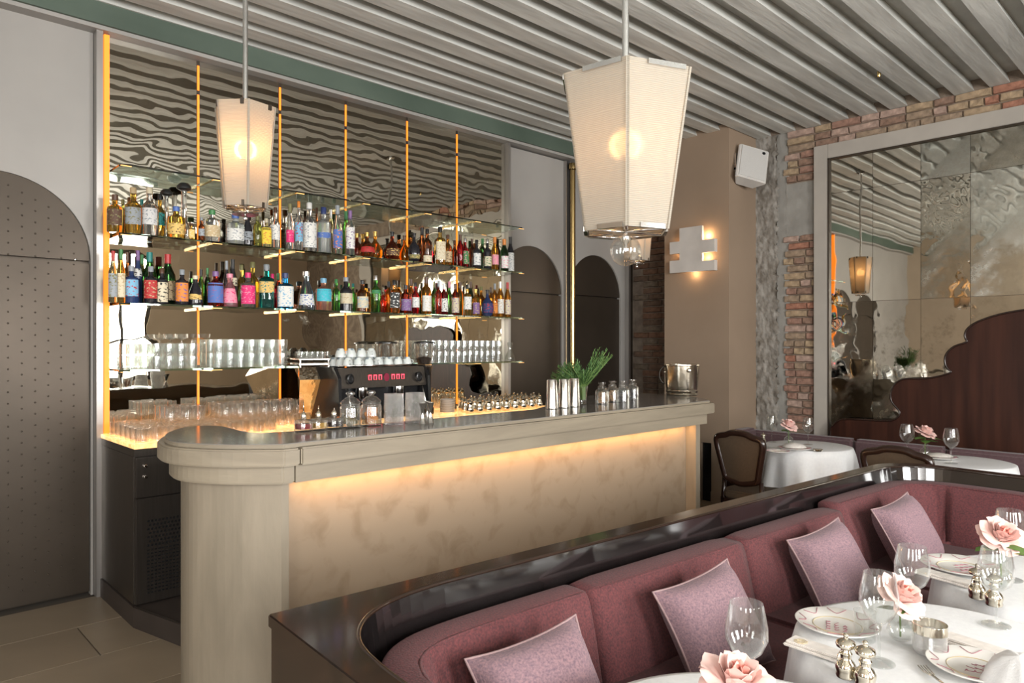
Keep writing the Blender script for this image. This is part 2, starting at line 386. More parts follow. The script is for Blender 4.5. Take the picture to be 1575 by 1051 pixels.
def window(M):
    global n
    f = MB()
    for a, b in (((-.5, -.06, .85), (-.44, 0, 2.9)), ((.44, -.06, .85), (.5, 0, 2.9)), ((-.5, -.06, .85), (.5, 0, .92)), ((-.5, -.06, 2.83), (.5, 0, 2.9)), ((-.035, -.05, .85), (.035, -.01, 2.9)), ((-.5, -.05, 1.5), (.5, -.01, 1.54)), ((-.5, -.05, 2.2), (.5, -.01, 2.25))):
        f.box(a, b, M)
    struct('window_%d' % n, f, darkmetal); n += 1
for x in WINX: window(Matrix.Translation((x, YF - .02, 0)))
for y in WINY: window(Matrix.Translation((XL - .02, y, 0)) @ Matrix.Rotation(-PI / 2, 4, 'Z'))
# back wall core, and its grey panels with arched dark metal doors
struct('wall_back', B(((XL, 4.72, 0), (7.2, 4.9, ZT))), darkmetal)
def arch_panel(name, x0, x1, cx, r, zs, zt):
    """grey wall panel with an arched opening"""
    mb = MB(); y0, y1 = YB, YB + .05
    if cx - r - x0 > .003: mb.box((x0, y0, 0), (cx - r, y1, zs))
    if x1 - cx - r > .003: mb.box((cx + r, y0, 0), (x1, y1, zs))
    xs = sorted(set([x0, x1] + [max(x0, min(x1, cx - r * math.cos(PI * k / 36))) for k in range(37)]))
    for a, b in zip(xs[:-1], xs[1:]):
        za, zb = [zs + math.sqrt(max(0, r * r - (x - cx) ** 2)) for x in (a, b)]
        mb.add([(a, y0, za), (b, y0, zb), (b, y0, zt), (a, y0, zt), (a, y1, za), (b, y1, zb), (b, y1, zt), (a, y1, zt)],
               [(0, 1, 2, 3), (0, 4, 5, 1), (3, 2, 6, 7)])
    return struct(name, mb, greywall)
def arch_door(name, cx, r, zs, rivets):
    M = Matrix(((1, 0, 0, 0), (0, 0, 1, 0), (0, 1, 0, 0), (0, 0, 0, 1)))
    d = struct(name, MB().prism([(cx - r + .004, .02), (cx + r - .004, .02), (cx + r - .004, zs - .012), (cx - r + .004, zs - .012)], YB + .018, YB + .05, M), darkmetal)
    arc = [(cx + (r - .004) * math.cos(a), zs + .004 + (r - .004) * math.sin(a)) for a in [PI * k / 28 for k in range(29)]]
    obj('arched_top_panel', MB().prism(arc, YB + .014, YB + .05, M), darkmetal, d)
    if rivets:
        rv = MB()
        for i in range(-7, 8):
            for j in range(0, 46):
                x = cx + i * .062; z = .10 + j * .0625 + (.031 if i % 2 else 0)
                if abs(x - cx) > r - .03: continue
                if z > zs and (x - cx) ** 2 + (z - zs) ** 2 > (r - .03) ** 2: continue
                yy = YB + (.018 if z < zs - .012 else .014)
                rv.lathe([(.0055, 0), (.004, .003), (0, .004)], 6, Matrix.Translation((x, yy, z)) @ Matrix.Rotation(PI / 2, 4, 'X'))
        tag(obj('rivets', rv, darkmetal, d), kind='stuff')
        obj('lock_pin', MB().lathe([(.007, 0), (.007, .012), (0, .014)], 10, Matrix.Translation((1.0, YB + .014, 1.94)) @ Matrix.Rotation(PI / 2, 4, 'X')), chrome, d)
arch_panel('wall_back_left', .14, 1.086, .62, .455, 1.935, 3.262)
arch_panel('wall_back_far_left', -.86, .14, -.36, .455, 1.935, 3.262)
arch_door('door_1', .62, .455, 1.935, True); arch_door('door_2', -.36, .455, 1.935, True)
struct('wall_back_end_left', B(((XL, YB, 0), (-.86, YB + .05, 3.262))), greywall)
arch_panel('wall_back_middle', 4.39, 5.15, 4.70, .435, 1.94, 3.25); arch_door('door_3', 4.70, .435, 1.94, False)
arch_panel('wall_back_right', 5.23, 6.13, 5.64, .42, 1.95, 3.25); arch_door('door_4', 5.64, .42, 1.95, False)
struct('trim_3', B(((1.088, 4.585, 0), (1.122, 4.70, 3.262))), jamb)
struct('trim_4', B(((5.15, 4.62, 0), (5.165, 4.70, 3.25)), ((5.205, 4.62, 0), (5.23, 4.70, 3.25))), jamb)
struct('trim_5', B(((6.13, 4.60, 0), (6.16, 4.70, 3.262))), jamb)
t = thing('brass_pipe', 'tall vertical brass pipe standing between the two arched doors', 'pipe', (5.215, 4.59, 0))
obj('shaft', MB().lathe([(.028, 0), (.028, 3.18)], 20), brass, t)
obj('end_cap', MB().lathe([(.03, 3.16), (.042, 3.17), (.044, 3.20), (.038, 3.225), (0, 3.23)], 20), brass, t)
obj('base_flange', MB().lathe([(.05, 0), (.05, .02), (.028, .03)], 20), brass, t)
# plastered pier that carries the sconce, and the niche opening at its foot
CX0, CY0, CY1 = 5.839, 3.266, 3.953
struct('wall_pier', B(((CX0, CY0, .545), (XW + .01, CY1, ZC + .05)), ((CX0, CY0, 0), (XW, 3.443, .545)), ((CX0, 3.552, 0), (XW, CY1, .545))), plaster)
struct('niche_shade_sheet', B(((CX0 + .03, 3.443, 0), (CX0 + .05, 3.552, .545))), black)  # black sheet stands in for the shade inside the niche opening
struct('baseboard_pier', B(((CX0 - .012, CY0, 0), (CX0, 3.443, .10)), ((CX0 - .012, 3.552, 0), (CX0, CY1, .10)), ((CX0, CY0 - .012, 0), (XW, CY0, .10))), plaster)
# bricks of the right wall
random.seed(3)
def brick_mesh(l, m):
    mb = MB(); h = .060; d = .022; j = lambda a=.004: random.uniform(-a, a)
    c = .006
    vs = [(0, 0, 0), (0, l, 0), (0, l, h), (0, 0, h),
          (-d + j(), c + j(), c + j()), (-d + j(), l - c + j(), c + j()), (-d + j(), l - c + j(), h - c + j()), (-d + j(), c + j(), h - c + j())]
    midy = l / 2 + j(.02); vs += [(-d - .003 + j(), midy, c + j()), (-d - .003 + j(), midy, h - c + j())]
    fs = [(0, 4, 8, 5, 1), (1, 5, 6, 2), (2, 6, 9, 7, 3), (3, 7, 4, 0), (4, 7, 9, 8), (8, 9, 6, 5)]
    return mb.add(vs, [tuple(reversed(f)) for f in fs]).mesh('brick', m)
bmesh_cache = {}
def brick(y, z, l, m, parent, x=XW):
    key = (round(l * 20), m.name, random.randint(0, 2))
    if key not in bmesh_cache: bmesh_cache[key] = brick_mesh(round(l * 20) / 20 - .008, m)
    return link('brick', bmesh_cache[key], parent, (x, y, z))
z = .68; r = 0
while z < ZC - .01:          # strip between the concrete and the mirror frame, then over the frame
    y1 = 2.985 + random.uniform(-.03, .02); ystop = 2.70 if z < 3.20 else .35
    y = y1
    if 2.42 < z < 2.92:       # missing bricks here, only mortar and cement
        z += .0685; r += 1; continue
    while y > ystop + .03:
        l = random.choice((.10, .15, .20, .25)) if z > 3.2 else random.choice((.10, .15, .20))
        l = min(l, max(.05, y - ystop)); l = round(l * 20) / 20
        if l < .05: break
        mm = random.choice(BR if z > 1.2 else BR[:1] + BR[3:5] + BR[:1])
        brick(y - l, z, l, mm, wr); y -= l
    z += .0685; r += 1
z = .02
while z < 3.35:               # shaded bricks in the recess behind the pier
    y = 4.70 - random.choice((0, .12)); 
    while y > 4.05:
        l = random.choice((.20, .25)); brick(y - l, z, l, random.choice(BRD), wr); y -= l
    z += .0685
# rough concrete strip beside the bricks, cement band over its joint
def rough_sheet(y0, y1, z0, z1, x, amp, ny, nz, m, name, jag=.02):
    mb = MB(); vs = []; random.seed(11)
    for i in range(ny + 1):
        for j in range(nz + 1):
            e = (random.uniform(-jag, jag) if i == 0 else 0)
            vs.append((x - .004 - random.random() * amp, y0 + (y1 - y0) * i / ny + e, z0 + (z1 - z0) * j / nz))
    fs = [(i * (nz + 1) + j, i * (nz + 1) + j + 1, (i + 1) * (nz + 1) + j + 1, (i + 1) * (nz + 1) + j) for i in range(ny) for j in range(nz)]
    return tag(obj(name, mb.add(vs, fs, True), m, wr), kind='stuff')
rough_sheet(3.05, 3.266, 0, ZC, XW, .022, 14, 150, conc, 'rough_concrete')
rough_sheet(2.955, 3.06, 0, ZC, XW, .010, 5, 60, cement, 'cement_band')
rough_sheet(2.70, 2.97, 2.42, 2.93, XW, .012, 8, 16, cement, 'cement_patch')
# ------------------------------------------------------------------ large framed antique mirror
FY1 = 2.702; FY0 = -.9; FZ1 = 3.217; FZ0 = .40; fw_ = .125
t = thing('framed_wall_mirror', 'huge antique mirror in a broad greige frame on the brick wall', 'mirror', (XW, 0, 0))
obj('frame', B(((-.05, FY1 - fw_, FZ0), (0, FY1, FZ1)), ((-.05, FY0, FZ0), (0, FY0 + fw_, FZ1)), ((-.05, FY0 + fw_, FZ1 - fw_), (0, FY1 - fw_, FZ1)), ((-.05, FY0 + fw_, FZ0), (0, FY1 - fw_, FZ0 + .1))), frameg, t, bevel=.004)
obj('inner_bead', B(((-.056, FY1 - fw_ - .012, FZ0 + .1), (-.02, FY1 - fw_ - .002, FZ1 - fw_)), ((-.056, FY0 + fw_, FZ1 - fw_ - .012), (-.02, FY1 - fw_, FZ1 - fw_ - .002))), darkmetal, t)
clean = mirror_mat('clear_old_mirror', (.78, .75, .67), .0006, 3.2, 0)
clean2 = mirror_mat('clear_wavy_mirror', (.66, .63, .56), .0014, 6, .04)
ant1 = mirror_mat('clouded_mirror', (.60, .57, .49), .003, 9, .10, pcol=(.42, .40, .34))
ant2 = mirror_mat('foxed_mirror', (.62, .60, .53), .004, 7, .16, rough=.05, pcol=(.34, .31, .25))
ant3 = mirror_mat('bright_foxed_mirror', (.72, .72, .66), .003, 5, .12, rough=.04, pcol=(.50, .49, .44))
ys = [FY1 - fw_ - .008, 2.21, 1.846, 1.50, 1.155, .80, .45, .1, -.25, -.6, FY0 + fw_]
zs = [.5, 1.822, 2.78, FZ1 - fw_ - .006]
for i in range(len(ys) - 1):
    for j in range(3):
        m = (clean if j else clean2) if i < 2 else ((ant1, ant3, ant2)[(i + j) % 3] if j else ant2)
        if i < 2 and j == 2: m = clean
        if i == 2: m = (clean2, ant1, ant3)[j]
        tilt = random.uniform(-.004, .004)
        mb = MB().box((-.006, -(ys[i] - ys[i + 1]) / 2 + .0015, -(zs[j + 1] - zs[j]) / 2 + .0015), (0, (ys[i] - ys[i + 1]) / 2 - .0015, (zs[j + 1] - zs[j]) / 2 - .0015))
        obj('mirror_pane', mb, m, t, (-.022, (ys[i] + ys[i + 1]) / 2, (zs[j] + zs[j + 1]) / 2), (0, tilt, tilt / 2))
# wavy rosewood back panel in front of the mirror
wp = [(2.53, .40), (2.53, .70), (2.514, .745), (2.465, .794), (2.389, .817), (2.10, .824), (2.03, .835), (1.985, .87), (1.98, .915), (2.021, .964), (2.045, 1.01), (2.039, 1.075), (2.009, 1.134), (1.956, 1.171), (1.88, 1.18),
      (1.804, 1.183), (1.70, 1.203), (1.611, 1.238), (1.63, 1.262), (1.65, 1.30), (1.652, 1.345), (1.636, 1.391), (1.587, 1.44), (1.507, 1.472), (1.512, 1.50), (1.517, 1.532), (1.496, 1.579), (1.428, 1.629), (1.295, 1.677), (1.144, 1.705), (.98, 1.715)]
wp = smooth_poly(wp, 3, False); full = wp + [(1.96 - y, z) for y, z in reversed(wp[:-1])]
t = thing('wavy_bench_panel', 'dark rosewood bench back panel with a stepped scalloped outline before the mirror', 'panel', (6.27, 0, 0))
Mx = Matrix(((0, 0, 1, 0), (1, 0, 0, 0), (0, 1, 0, 0), (0, 0, 0, 1)))
obj('board', MB().prism(full, -.02, .02, Mx), rosewood, t)
obj('edge_moulding', MB().tube([(-.018, y, z) for y, z in full], .009, 6), chairwood, t)
# mauve banquette under it
t = thing('wall_banquette', 'long low mauve upholstered banquette along the mirror wall', 'banquette', (0, 0, 0))
for a, b in ((3.24, 2.30), (2.29, 1.62), (1.61, .94), (.93, .26), (.25, -.42)):
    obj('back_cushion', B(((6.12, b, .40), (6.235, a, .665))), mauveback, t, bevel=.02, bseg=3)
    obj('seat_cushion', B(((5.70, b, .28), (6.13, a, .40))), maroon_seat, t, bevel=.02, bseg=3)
obj('return_back_cushion', B(((5.86, 3.14, .40), (6.12, 3.25, .69))), mauveback, t, bevel=.02, bseg=3)
obj('plinth', B(((5.74, -.42, .0), (6.24, 3.24, .28))), chairwood, t)
# sconce
ZS = W
t = thing('plaster_wall_sconce', 'white stepped plaster wall sconce glowing from behind on the plastered pier', 'wall lamp', (CX0, 0, 0))
ol = [(3.845, 2.136), (3.367, 2.130), (3.367, 2.225), (3.494, 2.225), (3.494, 2.30), (3.367, 2.30), (3.367, 2.418), (3.494, 2.418), (3.494, 2.552), (3.737, 2.552), (3.737, 2.43), (3.845, 2.43), (3.845, 2.316), (3.737, 2.316), (3.737, 2.252), (3.845, 2.252)]
obj('shade_plate', MB().prism(ol, -.075, -.045, Mx), gypsum, t, bevel=.002)
obj('side_lips', B(((-.045, 3.367, 2.130), (-.025, 3.375, 2.225)), ((-.045, 3.367, 2.30), (-.025, 3.375, 2.418))), gypsum, t)
obj('mounting_block', B(((-.045, 3.56, 2.20), (0, 3.68, 2.48))), gypsum, t)
obj('lamp_strip', B(((-.040, 3.535, 2.17), (-.030, 3.555, 2.50)), ((-.040, 3.685, 2.17), (-.030, 3.705, 2.50))), glow('sconce_strip', (1, .55, .20), 5), t)
point('sconce_light', (CX0 - .03, 3.47, 2.46), .9, (1, .62, .3), .02); point('sconce_light', (CX0 - .03, 3.47, 2.26), .6, (1, .62, .3), .02)
point('sconce_light', (CX0 - .03, 3.76, 2.37), .6, (1, .62, .3), .02); point('sconce_light', (CX0 - .04, 3.60, 2.12), .5, (1, .62, .3), .02)
# loudspeaker
t = thing('wall_speaker', 'pale grey tilted loudspeaker fixed high on the plastered pier', 'speaker', (5.985, CY0, 3.10), 0)
M = Matrix.Translation((.035, -.115, -.02)) @ Matrix.Rotation(math.radians(-33), 4, 'Z') @ Matrix.Rotation(math.radians(-14), 4, 'X') @ Matrix.Rotation(math.radians(14), 4, 'Y') @ Matrix.Diagonal((1.2, 1, 1, 1))
cab = [(-.11, -.05), (.11, -.05), (.125, -.03), (.07, .09), (-.07, .09), (-.125, -.03)]
obj('cabinet', MB().prism(cab, -.165, .165, M), whitepl, t, bevel=.006)
obj('grille', B(((-.104, -.056, -.150), (.104, -.050, .150)), M=M), mat('speaker_grille', (.56, .55, .53), .6, scale=300), t)
obj('badge', MB().lathe([(.014, 0), (.014, .003), (0, .004)], 14, M @ Matrix.Translation((.072, -.056, .125)) @ Matrix.Rotation(PI / 2, 4, 'X')), black, t)
obj('bracket', B(((-.055, -.10, -.05), (-.025, 0, -.03)), ((-.055, -.02, -.06), (-.025, 0, .10))), chrome, t)
# ------------------------------------------------------------------ mirror-lined back bar with glass shelves
sx = [1.157, 1.676, 2.225, 2.738, 3.29, 3.80, 4.365]
YM = 4.645
bb = thing('mirrored_back_wall', 'wall of rippled antique mirror panels behind the bar shelves', 'mirror', (0, 0, 0))
zz = [.936, 2.47, 3.262]
random.seed(5)
rip = [mirror_mat('rippled_mirror_%d' % q, (.62, .585, .50), a, s, 0, rough=.012, pcol=(.25, .22, .17)) for q, (a, s) in enumerate(((.0024, 3.2), (.0030, 3.8), (.0020, 4.4)))]
for i in range(6):
    for j in range(2):
        mb = MB().box((sx[i] + .010, YM, zz[j] + .001), (sx[i + 1] - .010, YM + .008, zz[j + 1] - .001))
        obj('mirror_panel', mb, rip[(i + 2 * j) % 3], bb, None, (0, 0, 0))
    obj('channel', B(((sx[i + 1] - .0095, YM + .002, .936), (sx[i + 1] + .0095, YM + .012, 3.262))), darkmetal, bb)
obj('side_trim', B(((4.357, 4.60, .0), (4.388, 4.70, 3.262))), jamb, bb)
obj('backing', B(((1.125, YM + .013, 0), (4.36, 4.70, 3.262))), darkmetal, bb)
ZSH = [1.31, 1.69, 2.087, 2.477]; YS0 = 4.40
ls = thing('led_strips', 'glowing amber light strips running up between the mirror panels', 'light strip', (0, 0, 0))
brk = [.94] + ZSH + [3.06, 3.245]
for i in range(7):
    for a, b in zip(brk[:-1], brk[1:]):
        if i == 6: continue
        if i == 0: o = obj('strip', B(((1.125, 4.575, a), (1.152, 4.645, b))), ledm, ls)
        else: o = obj('strip', B(((sx[i] - .006, YM - .006, a + .014), (sx[i] + .006, YM + .002, b - .014))), ledm, ls)
ls['label'] = 'amber glowing vertical light strips between the mirror panels'
sn = ('lowest', 'second lowest', 'second highest', 'highest')
bn = ('first', 'second', 'third', 'fourth', 'fifth', 'sixth')
for j, zsh in enumerate(ZSH):
    for i in range(6):
        if j == 0 and i in (2, 3): continue
        x0, x1 = sx[i] + (.012 if i == 0 else .002), sx[i + 1] - (.002 if i < 5 else .028)
        if i == 0: poly = [(x0, YM - .004), (x0, YS0 + .05), (x0 + .045, YS0), (x1, YS0), (x1, YM - .004)]
        else: poly = [(x0, YS0), (x1, YS0), (x1, YM - .004), (x0, YM - .004)]
        o = obj('glass_shelf', MB().prism(poly, zsh - .011, zsh), gshelf)
        tag(o, '%s glass shelf on the %s bay from the left of the back bar' % (sn[j].capitalize(), bn[i]), 'shelf', 'glass shelves of the back bar')
    for i in range(7):
        if j == 0 and i in (2, 3): continue
        xx = sx[i] if i else 1.165
        if i == 6: xx = 4.30
        obj('shelf_clip', B(((xx, YS0 - .004, zsh - .015), (xx + .055, YS0 + .006, zsh - .0115))), clip_glow, ls)
        if 0 < i < 6: obj('shelf_bracket', B(((xx - .004, YS0 + .01, zsh - .020), (xx + .004, YM, zsh - .0115))), brass, ls)
# ------------------------------------------------------------------ bottles
PROF = {
 'std':   [(0, 0), (.90, 0), (1, .02), (1, .56), (.93, .62), (.55, .68), (.34, .73), (.32, .90), (0, .90)],
 'wine':  [(0, 0), (.92, 0), (1, .02), (1, .52), (.94, .60), (.70, .68), (.46, .76), (.42, .82), (.40, .93), (0, .93)],
 'slim':  [(0, 0), (.9, 0), (1, .02), (1, .62), (.8, .70), (.42, .76), (.38, .92), (0, .92)],
 'squat': [(0, 0), (.92, 0), (1, .03), (1, .60), (.92, .67), (.45, .72), (.32, .76), (.32, .88), (0, .88)],
 'dec':   [(0, 0), (.62, 0), (.82, .05), (1, .20), (.97, .34), (.78, .48), (.48, .60), (.24, .68), (.2, .84), (0, .84)],
 'bell':  [(0, 0), (.95, 0), (1, .03), (.95, .25), (.75, .50), (.45, .68), (.33, .76), (.33, .90), (0, .90)],
 'ball':  [(0, 0), (.5, 0), (.82, .07), (1, .25), (.98, .42), (.75, .58), (.4, .67), (.25, .72), (.22, .86), (0, .86)],
 'sq':    [(0, 0), (.95, 0), (1, .02), (1, .62), (.90, .67), (.36, .72), (.34, .88), (0, .88)],
 'tall':  [(0, 0), (.85, 0), (1, .03), (1, .18), (.85, .26), (.42, .34), (.34, .80), (.45, .86), (0, .86)],
}
GC = dict(amber=(.80, .34, .04), gold=(.90, .60, .12), pale=(.93, .85, .45), clear=(.97, .98, .98), frost=(.80, .86, .88), brown=(.30, .10, .03),
          red=(.72, .06, .04), ruby=(.45, .02, .04), green=(.10, .40, .08), dgreen=(.03, .10, .03), teal=(.02, .45, .38), blue=(.03, .30, .62),
          pink=(.95, .40, .45), black=(.015, .015, .02), peach=(.90, .42, .30), grey=(.45, .55, .65), olive=(.40, .42, .10), mahog=(.30, .05, .02), night=(.02, .04, .12))
CC = dict(black=(.02, .02, .02), brown=(.10, .05, .03), gold=(.70, .48, .15), red=(.45, .03, .03), teal=(.02, .22, .20), white=(.75, .75, .72), cream=(.65, .58, .42),
          purple=(.22, .12, .30), silver=(.65, .65, .65), green=(.05, .22, .07), blue=(.08, .16, .45), orange=(.70, .24, .04), olive=(.20, .19, .08), grey=(.3, .33, .36),
          pink=(.80, .30, .40), tan=(.50, .38, .22), magenta=(.75, .03, .18), navy=(.03, .05, .16), yellow=(.80, .62, .05), sky=(.20, .45, .65), aqua=(.05, .50, .60))
def gm(c):
    col = GC[c]
    if c in ('black', 'night'): return mat('dark_bottle_' + c, col, .12, coat=.5)
    if c in ('frost', 'peach', 'pink'): return mat('bottle_glass_' + c, col, .25, trans=.85, ior=1.4, col2=tuple(k * .95 for k in col))
    return mat('bottle_glass_' + c, col, .02, trans=.94, ior=1.42, col2=tuple(k * .93 for k in col))
def cm(c): return mat('cap_' + c, CC[c], .35, 1 if c in ('gold', 'silver') else 0, scale=40)
def lm(c, c2): return mat('label_%s_%s' % (c, c2), CC[c], .6, col2=CC[c2], scale=70, detail=3, mix=(.40, .44), stretch=(1, 1, 1.6))
def radius(prof, z):
    for (r0, z0), (r1, z1) in zip(prof[1:-1], prof[2:]):
        if z0 <= z <= z1 and z1 > z0: return r0 + (r1 - r0) * (z - z0) / (z1 - z0)
    return prof[-2][0]
def bottle(px, wpx, top, row, zsh, typ, gc, cap, lab, lab2, lz, desc, pos, shelfname, group):
    """px, wpx and top are read off the photograph at the shelf's plane; the bottle itself is built round and full"""
    Y = {0: 4.462, 1: 4.545, 2: 4.595}[row]
    p = W(px, Y=Y); d = depth(p)
    R = wpx * d / 1089 / 2 * 1.03; Hh = HC - (top - 531) * d / 1089 - zsh
    R = min(R, .058)
    prof = PROF[typ]; sq = 5 if typ in ('sq',) else 0; n_ = 24 if wpx > 14 else 16
    if row == 0: Y = YS0 + R + .012
    if row: Y = max(YS0 + .16, min(Y, YM - R - .006))
    p = W(px, Y=Y)
    t = thing('bottle', desc + ' on ' + shelfname, 'bottle', (p.x, Y, zsh), -.35, group)
    obj('bottle_body', MB().lathe([(r * R, z * Hh) for r, z in prof], n_, sq=sq), gm(gc), t)
    zc = prof[-1][1]; rn = prof[-2][0] * R
    if typ == 'tall': cp = [(0, zc * Hh), (rn * 1.0, zc * Hh), (rn * 2.3, .89 * Hh), (rn * 2.3, .93 * Hh), (rn * 1.4, .985 * Hh), (0, Hh)]
    elif cap == 'gold' or typ in ('dec', 'ball'): cp = [(0, zc * Hh), (rn * 1.15, zc * Hh), (rn * 1.2, .95 * Hh), (rn * 1.5, .96 * Hh), (rn * 1.5, Hh), (0, Hh)]
    elif typ in ('wine', 'slim'): cp = [(rn * 1.06, (zc - .13) * Hh), (rn * 1.08, zc * Hh), (rn * 1.08, Hh), (0, Hh)]
    else: cp = [(0, (zc - .03) * Hh), (rn * 1.18, (zc - .03) * Hh), (rn * 1.22, .985 * Hh), (rn * 1.0, Hh), (0, Hh)]
    obj('cap', MB().lathe(cp, 14), cm(cap), t)
    if lab:
        z0, z1 = lz; mb = MB(); vs = []; A = 11; K = 4; wa = 1.05
        for a in range(A + 1):
            an = -PI / 2 - wa + 2 * wa * a / A; c, s_ = math.cos(an), math.sin(an)
            q = 1 / (abs(c) ** sq + abs(s_) ** sq) ** (1 / sq) if sq else 1
            for b in range(K + 1):
                z = z0 + (z1 - z0) * b / K; rr = radius(prof, z) * R * q + .0012
                vs.append((rr * c, rr * s_, z * Hh))
        fs = [(a * (K + 1) + b, (a + 1) * (K + 1) + b, (a + 1) * (K + 1) + b + 1, a * (K + 1) + b + 1) for a in range(A) for b in range(K)]
        obj('paper_label', mb.add(vs, fs, True), lm(lab, lab2), t)
    return t
G2, G3 = 'bottles on the upper bottle shelf', 'bottles on the lower bottle shelf'
# px, width, top, row, type, glass, cap, label, label2, (z0,z1), look
U = [
 (177, 22, 300, 0, 'squat', 'gold', 'brown', 'brown', 'olive', (.18, .60), 'squat golden bottle with a broad dark brown label'),
 (189, 12, 306, 1, 'std', 'olive', 'olive', None, None, None, 'narrow olive bottle with an olive cap and no label'),
 (205, 24, 289, 0, 'std', 'gold', 'tan', 'grey', 'olive', (.2, .56), 'golden spirit bottle with tall cork neck and grey green label'),
 (218, 11, 306, 1, 'slim', 'clear', 'teal', None, None, None, 'slim clear bottle with a teal cap'),
 (230, 24, 289, 0, 'std', 'clear', 'cream', 'silver', 'grey', (.22, .56), 'clear spirit bottle with a big silvery grey label'),
 (246, 15, 298, 1, 'std', 'gold', 'black', 'teal', 'black', (.3, .58), 'golden bottle with dark cap and dark teal label'),
 (256, 17, 290, 1, 'tall', 'clear', 'black', None, None, None, 'clear long-necked decanter with a black mushroom stopper, shorter of two'),
 (271, 25, 318, 0, 'squat', 'gold', 'blue', 'gold', 'brown', (.12, .45), 'squat amber gold bottle with a blue and brown stopper'),
 (283, 20, 280, 1, 'tall', 'clear', 'black', None, None, None, 'tallest clear long-necked decanter with a black mushroom stopper'),
 (295, 8, 345, 0, 'sq', 'gold', 'brown', 'gold', 'cream', (.1, .6), 'miniature bottle with a gold label, the smallest one'),
 (310, 9, 336, 0, 'std', 'brown', 'grey', 'grey', 'brown', (.2, .5), 'small brown grey bottle'),
 (326, 25, 323, 0, 'squat', 'clear', 'green', 'tan', 'peach' if False else 'cream', (.15, .5), 'squat clear bottle with a bright green ribbon and peach label'),
 (362, 28, 329, 0, 'squat', 'frost', 'blue', 'white', 'grey', (.12, .5), 'wide frosted white bottle with a blue and brown neck'),
 (381, 17, 326, 0, 'bell', 'black', 'black', 'grey', 'black', (.15, .4), 'black bell-shaped bottle'),
 (396, 13, 332, 0, 'slim', 'olive', 'olive', None, None, None, 'plain pale olive bottle'),
 (409.5, 14, 337, 0, 'sq', 'pale', 'cream', 'yellow', 'orange', (.1, .66), 'square bottle with a bright yellow label'),
 (423.5, 14, 320, 0, 'std', 'clear', 'brown', 'white', 'grey', (.2, .56), 'clear round-shouldered bottle with a white label and amber cork'),
 (446, 12, 315, 0, 'wine', 'clear', 'olive', 'magenta', 'pink', (.15, .42), 'clear bottle with a hot pink round label'),
 (459.5, 12, 311, 0, 'std', 'clear', 'orange', 'sky', 'red', (.18, .56), 'clear bottle with a pale blue and red label and copper neck'),
 (475.7, 22, 312, 0, 'std', 'clear', 'white', 'white', 'grey', (.08, .58), 'large clear bottle with a tall white cap and white label'),
 (487, 10, 319, 1, 'std', 'brown', 'brown', 'tan', 'brown', (.2, .5), 'narrow brown bottle standing behind the frosted one'),
 (497.6, 22, 319, 0, 'squat', 'frost', 'navy', 'blue', 'grey', (.32, .44), 'frosted grey bottle with a thin blue band'),
 (509, 11, 322, 1, 'slim', 'pale', 'silver', None, None, None, 'pale bottle with a silver capsule behind the front row'),
 (519, 15, 317, 0, 'wine', 'clear', 'grey', 'blue', 'orange', (.12, .5), 'clear bottle with a blue and orange label'),
 (532, 12, 324, 1, 'wine', 'green', 'green', None, None, None, 'green glass bottle with a green capsule'),
 (538.5, 14, 325, 0, 'slim', 'clear', 'purple', 'white', 'purple', (.15, .62), 'clear bottle with a tall white label and dark purple cap'),
 (549, 20, 359, 1, 'dec', 'mahog', 'gold', None, None, None, 'small dark cognac decanter with gold cap, behind'),
 (564.5, 32, 357.5, 0, 'dec', 'brown', 'gold', 'red', 'brown', (.2, .42), 'round dark cognac decanter with a gold stopper and red seal'),
 (577, 22, 356, 1, 'dec', 'amber', 'gold', None, None, None, 'amber cognac decanter with a gold cap behind the round dark one'),
 (603, 35, 356.6, 0, 'dec', 'mahog', 'black', 'brown', 'gold', (.15, .4), 'largest round cognac decanter with a black cap'),
 (622, 20, 362, 1, 'dec', 'amber', 'brown', None, None, None, 'amber brandy bottle half hidden by the light strip'),
 (637, 19, 359, 0, 'ball', 'black', 'black', 'olive', 'gold', (.12, .25), 'black round bottle with a small gold seal'),
 (649, 12, 350, 1, 'wine', 'brown', 'black', None, None, None, 'tall brown bottle with a long black capsule'),
 (657, 15, 353, 0, 'std', 'brown', 'black', 'cream', 'tan', (.04, .22), 'brown bottle with a low cream band label'),
 (676.7, 15, 349.5, 0, 'sq', 'gold', 'black', 'cream', 'tan', (.12, .6), 'square golden bottle with a cream label and tall black cap'),
 (688.6, 13, 362, 0, 'std', 'amber', 'brown', 'tan', 'brown', (.1, .45), 'slim amber bottle with a tan label'),
 (699, 10, 369.5, 1, 'std', 'brown', 'brown', None, None, None, 'plain dark brown bottle behind'),
 (708, 10, 362, 0, 'slim', 'ruby', 'brown', None, None, None, 'ruby brown bottle without a label'),
 (715.5, 11, 367.6, 0, 'std', 'ruby', 'silver', 'green', 'pink', (.1, .55), 'dark red bottle with a green and pink label'),
 (726, 9, 367, 1, 'slim', 'mahog', 'brown', None, None, None, 'thin mahogany bottle behind'),
 (733, 13, 369.5, 0, 'std', 'black', 'black', 'white', 'grey', (.1, .52), 'black bottle with a square white label'),
 (742, 10, 367, 1, 'slim', 'dgreen', 'green', None, None, None, 'dark green bottle behind'),
 (749.5, 13, 368.6, 0, 'std', 'black', 'silver', 'cream', 'green', (.1, .42), 'black bottle with a small cream and green label'),
 (761, 11.5, 365.7, 0, 'wine', 'amber', 'orange', 'pink', 'tan', (.16, .46), 'orange amber bottle with a pinkish label'),
 (775.5, 13, 368.6, 0, 'wine', 'dgreen', 'orange', 'white', 'pink', (.08, .46), 'dark green bottle with an orange capsule and white label'),
 (785, 11, 364, 1, 'wine', 'black', 'black', 'white', 'grey', (.06, .56), 'black wine bottle with a tall white label, last at the shelf end'),
]
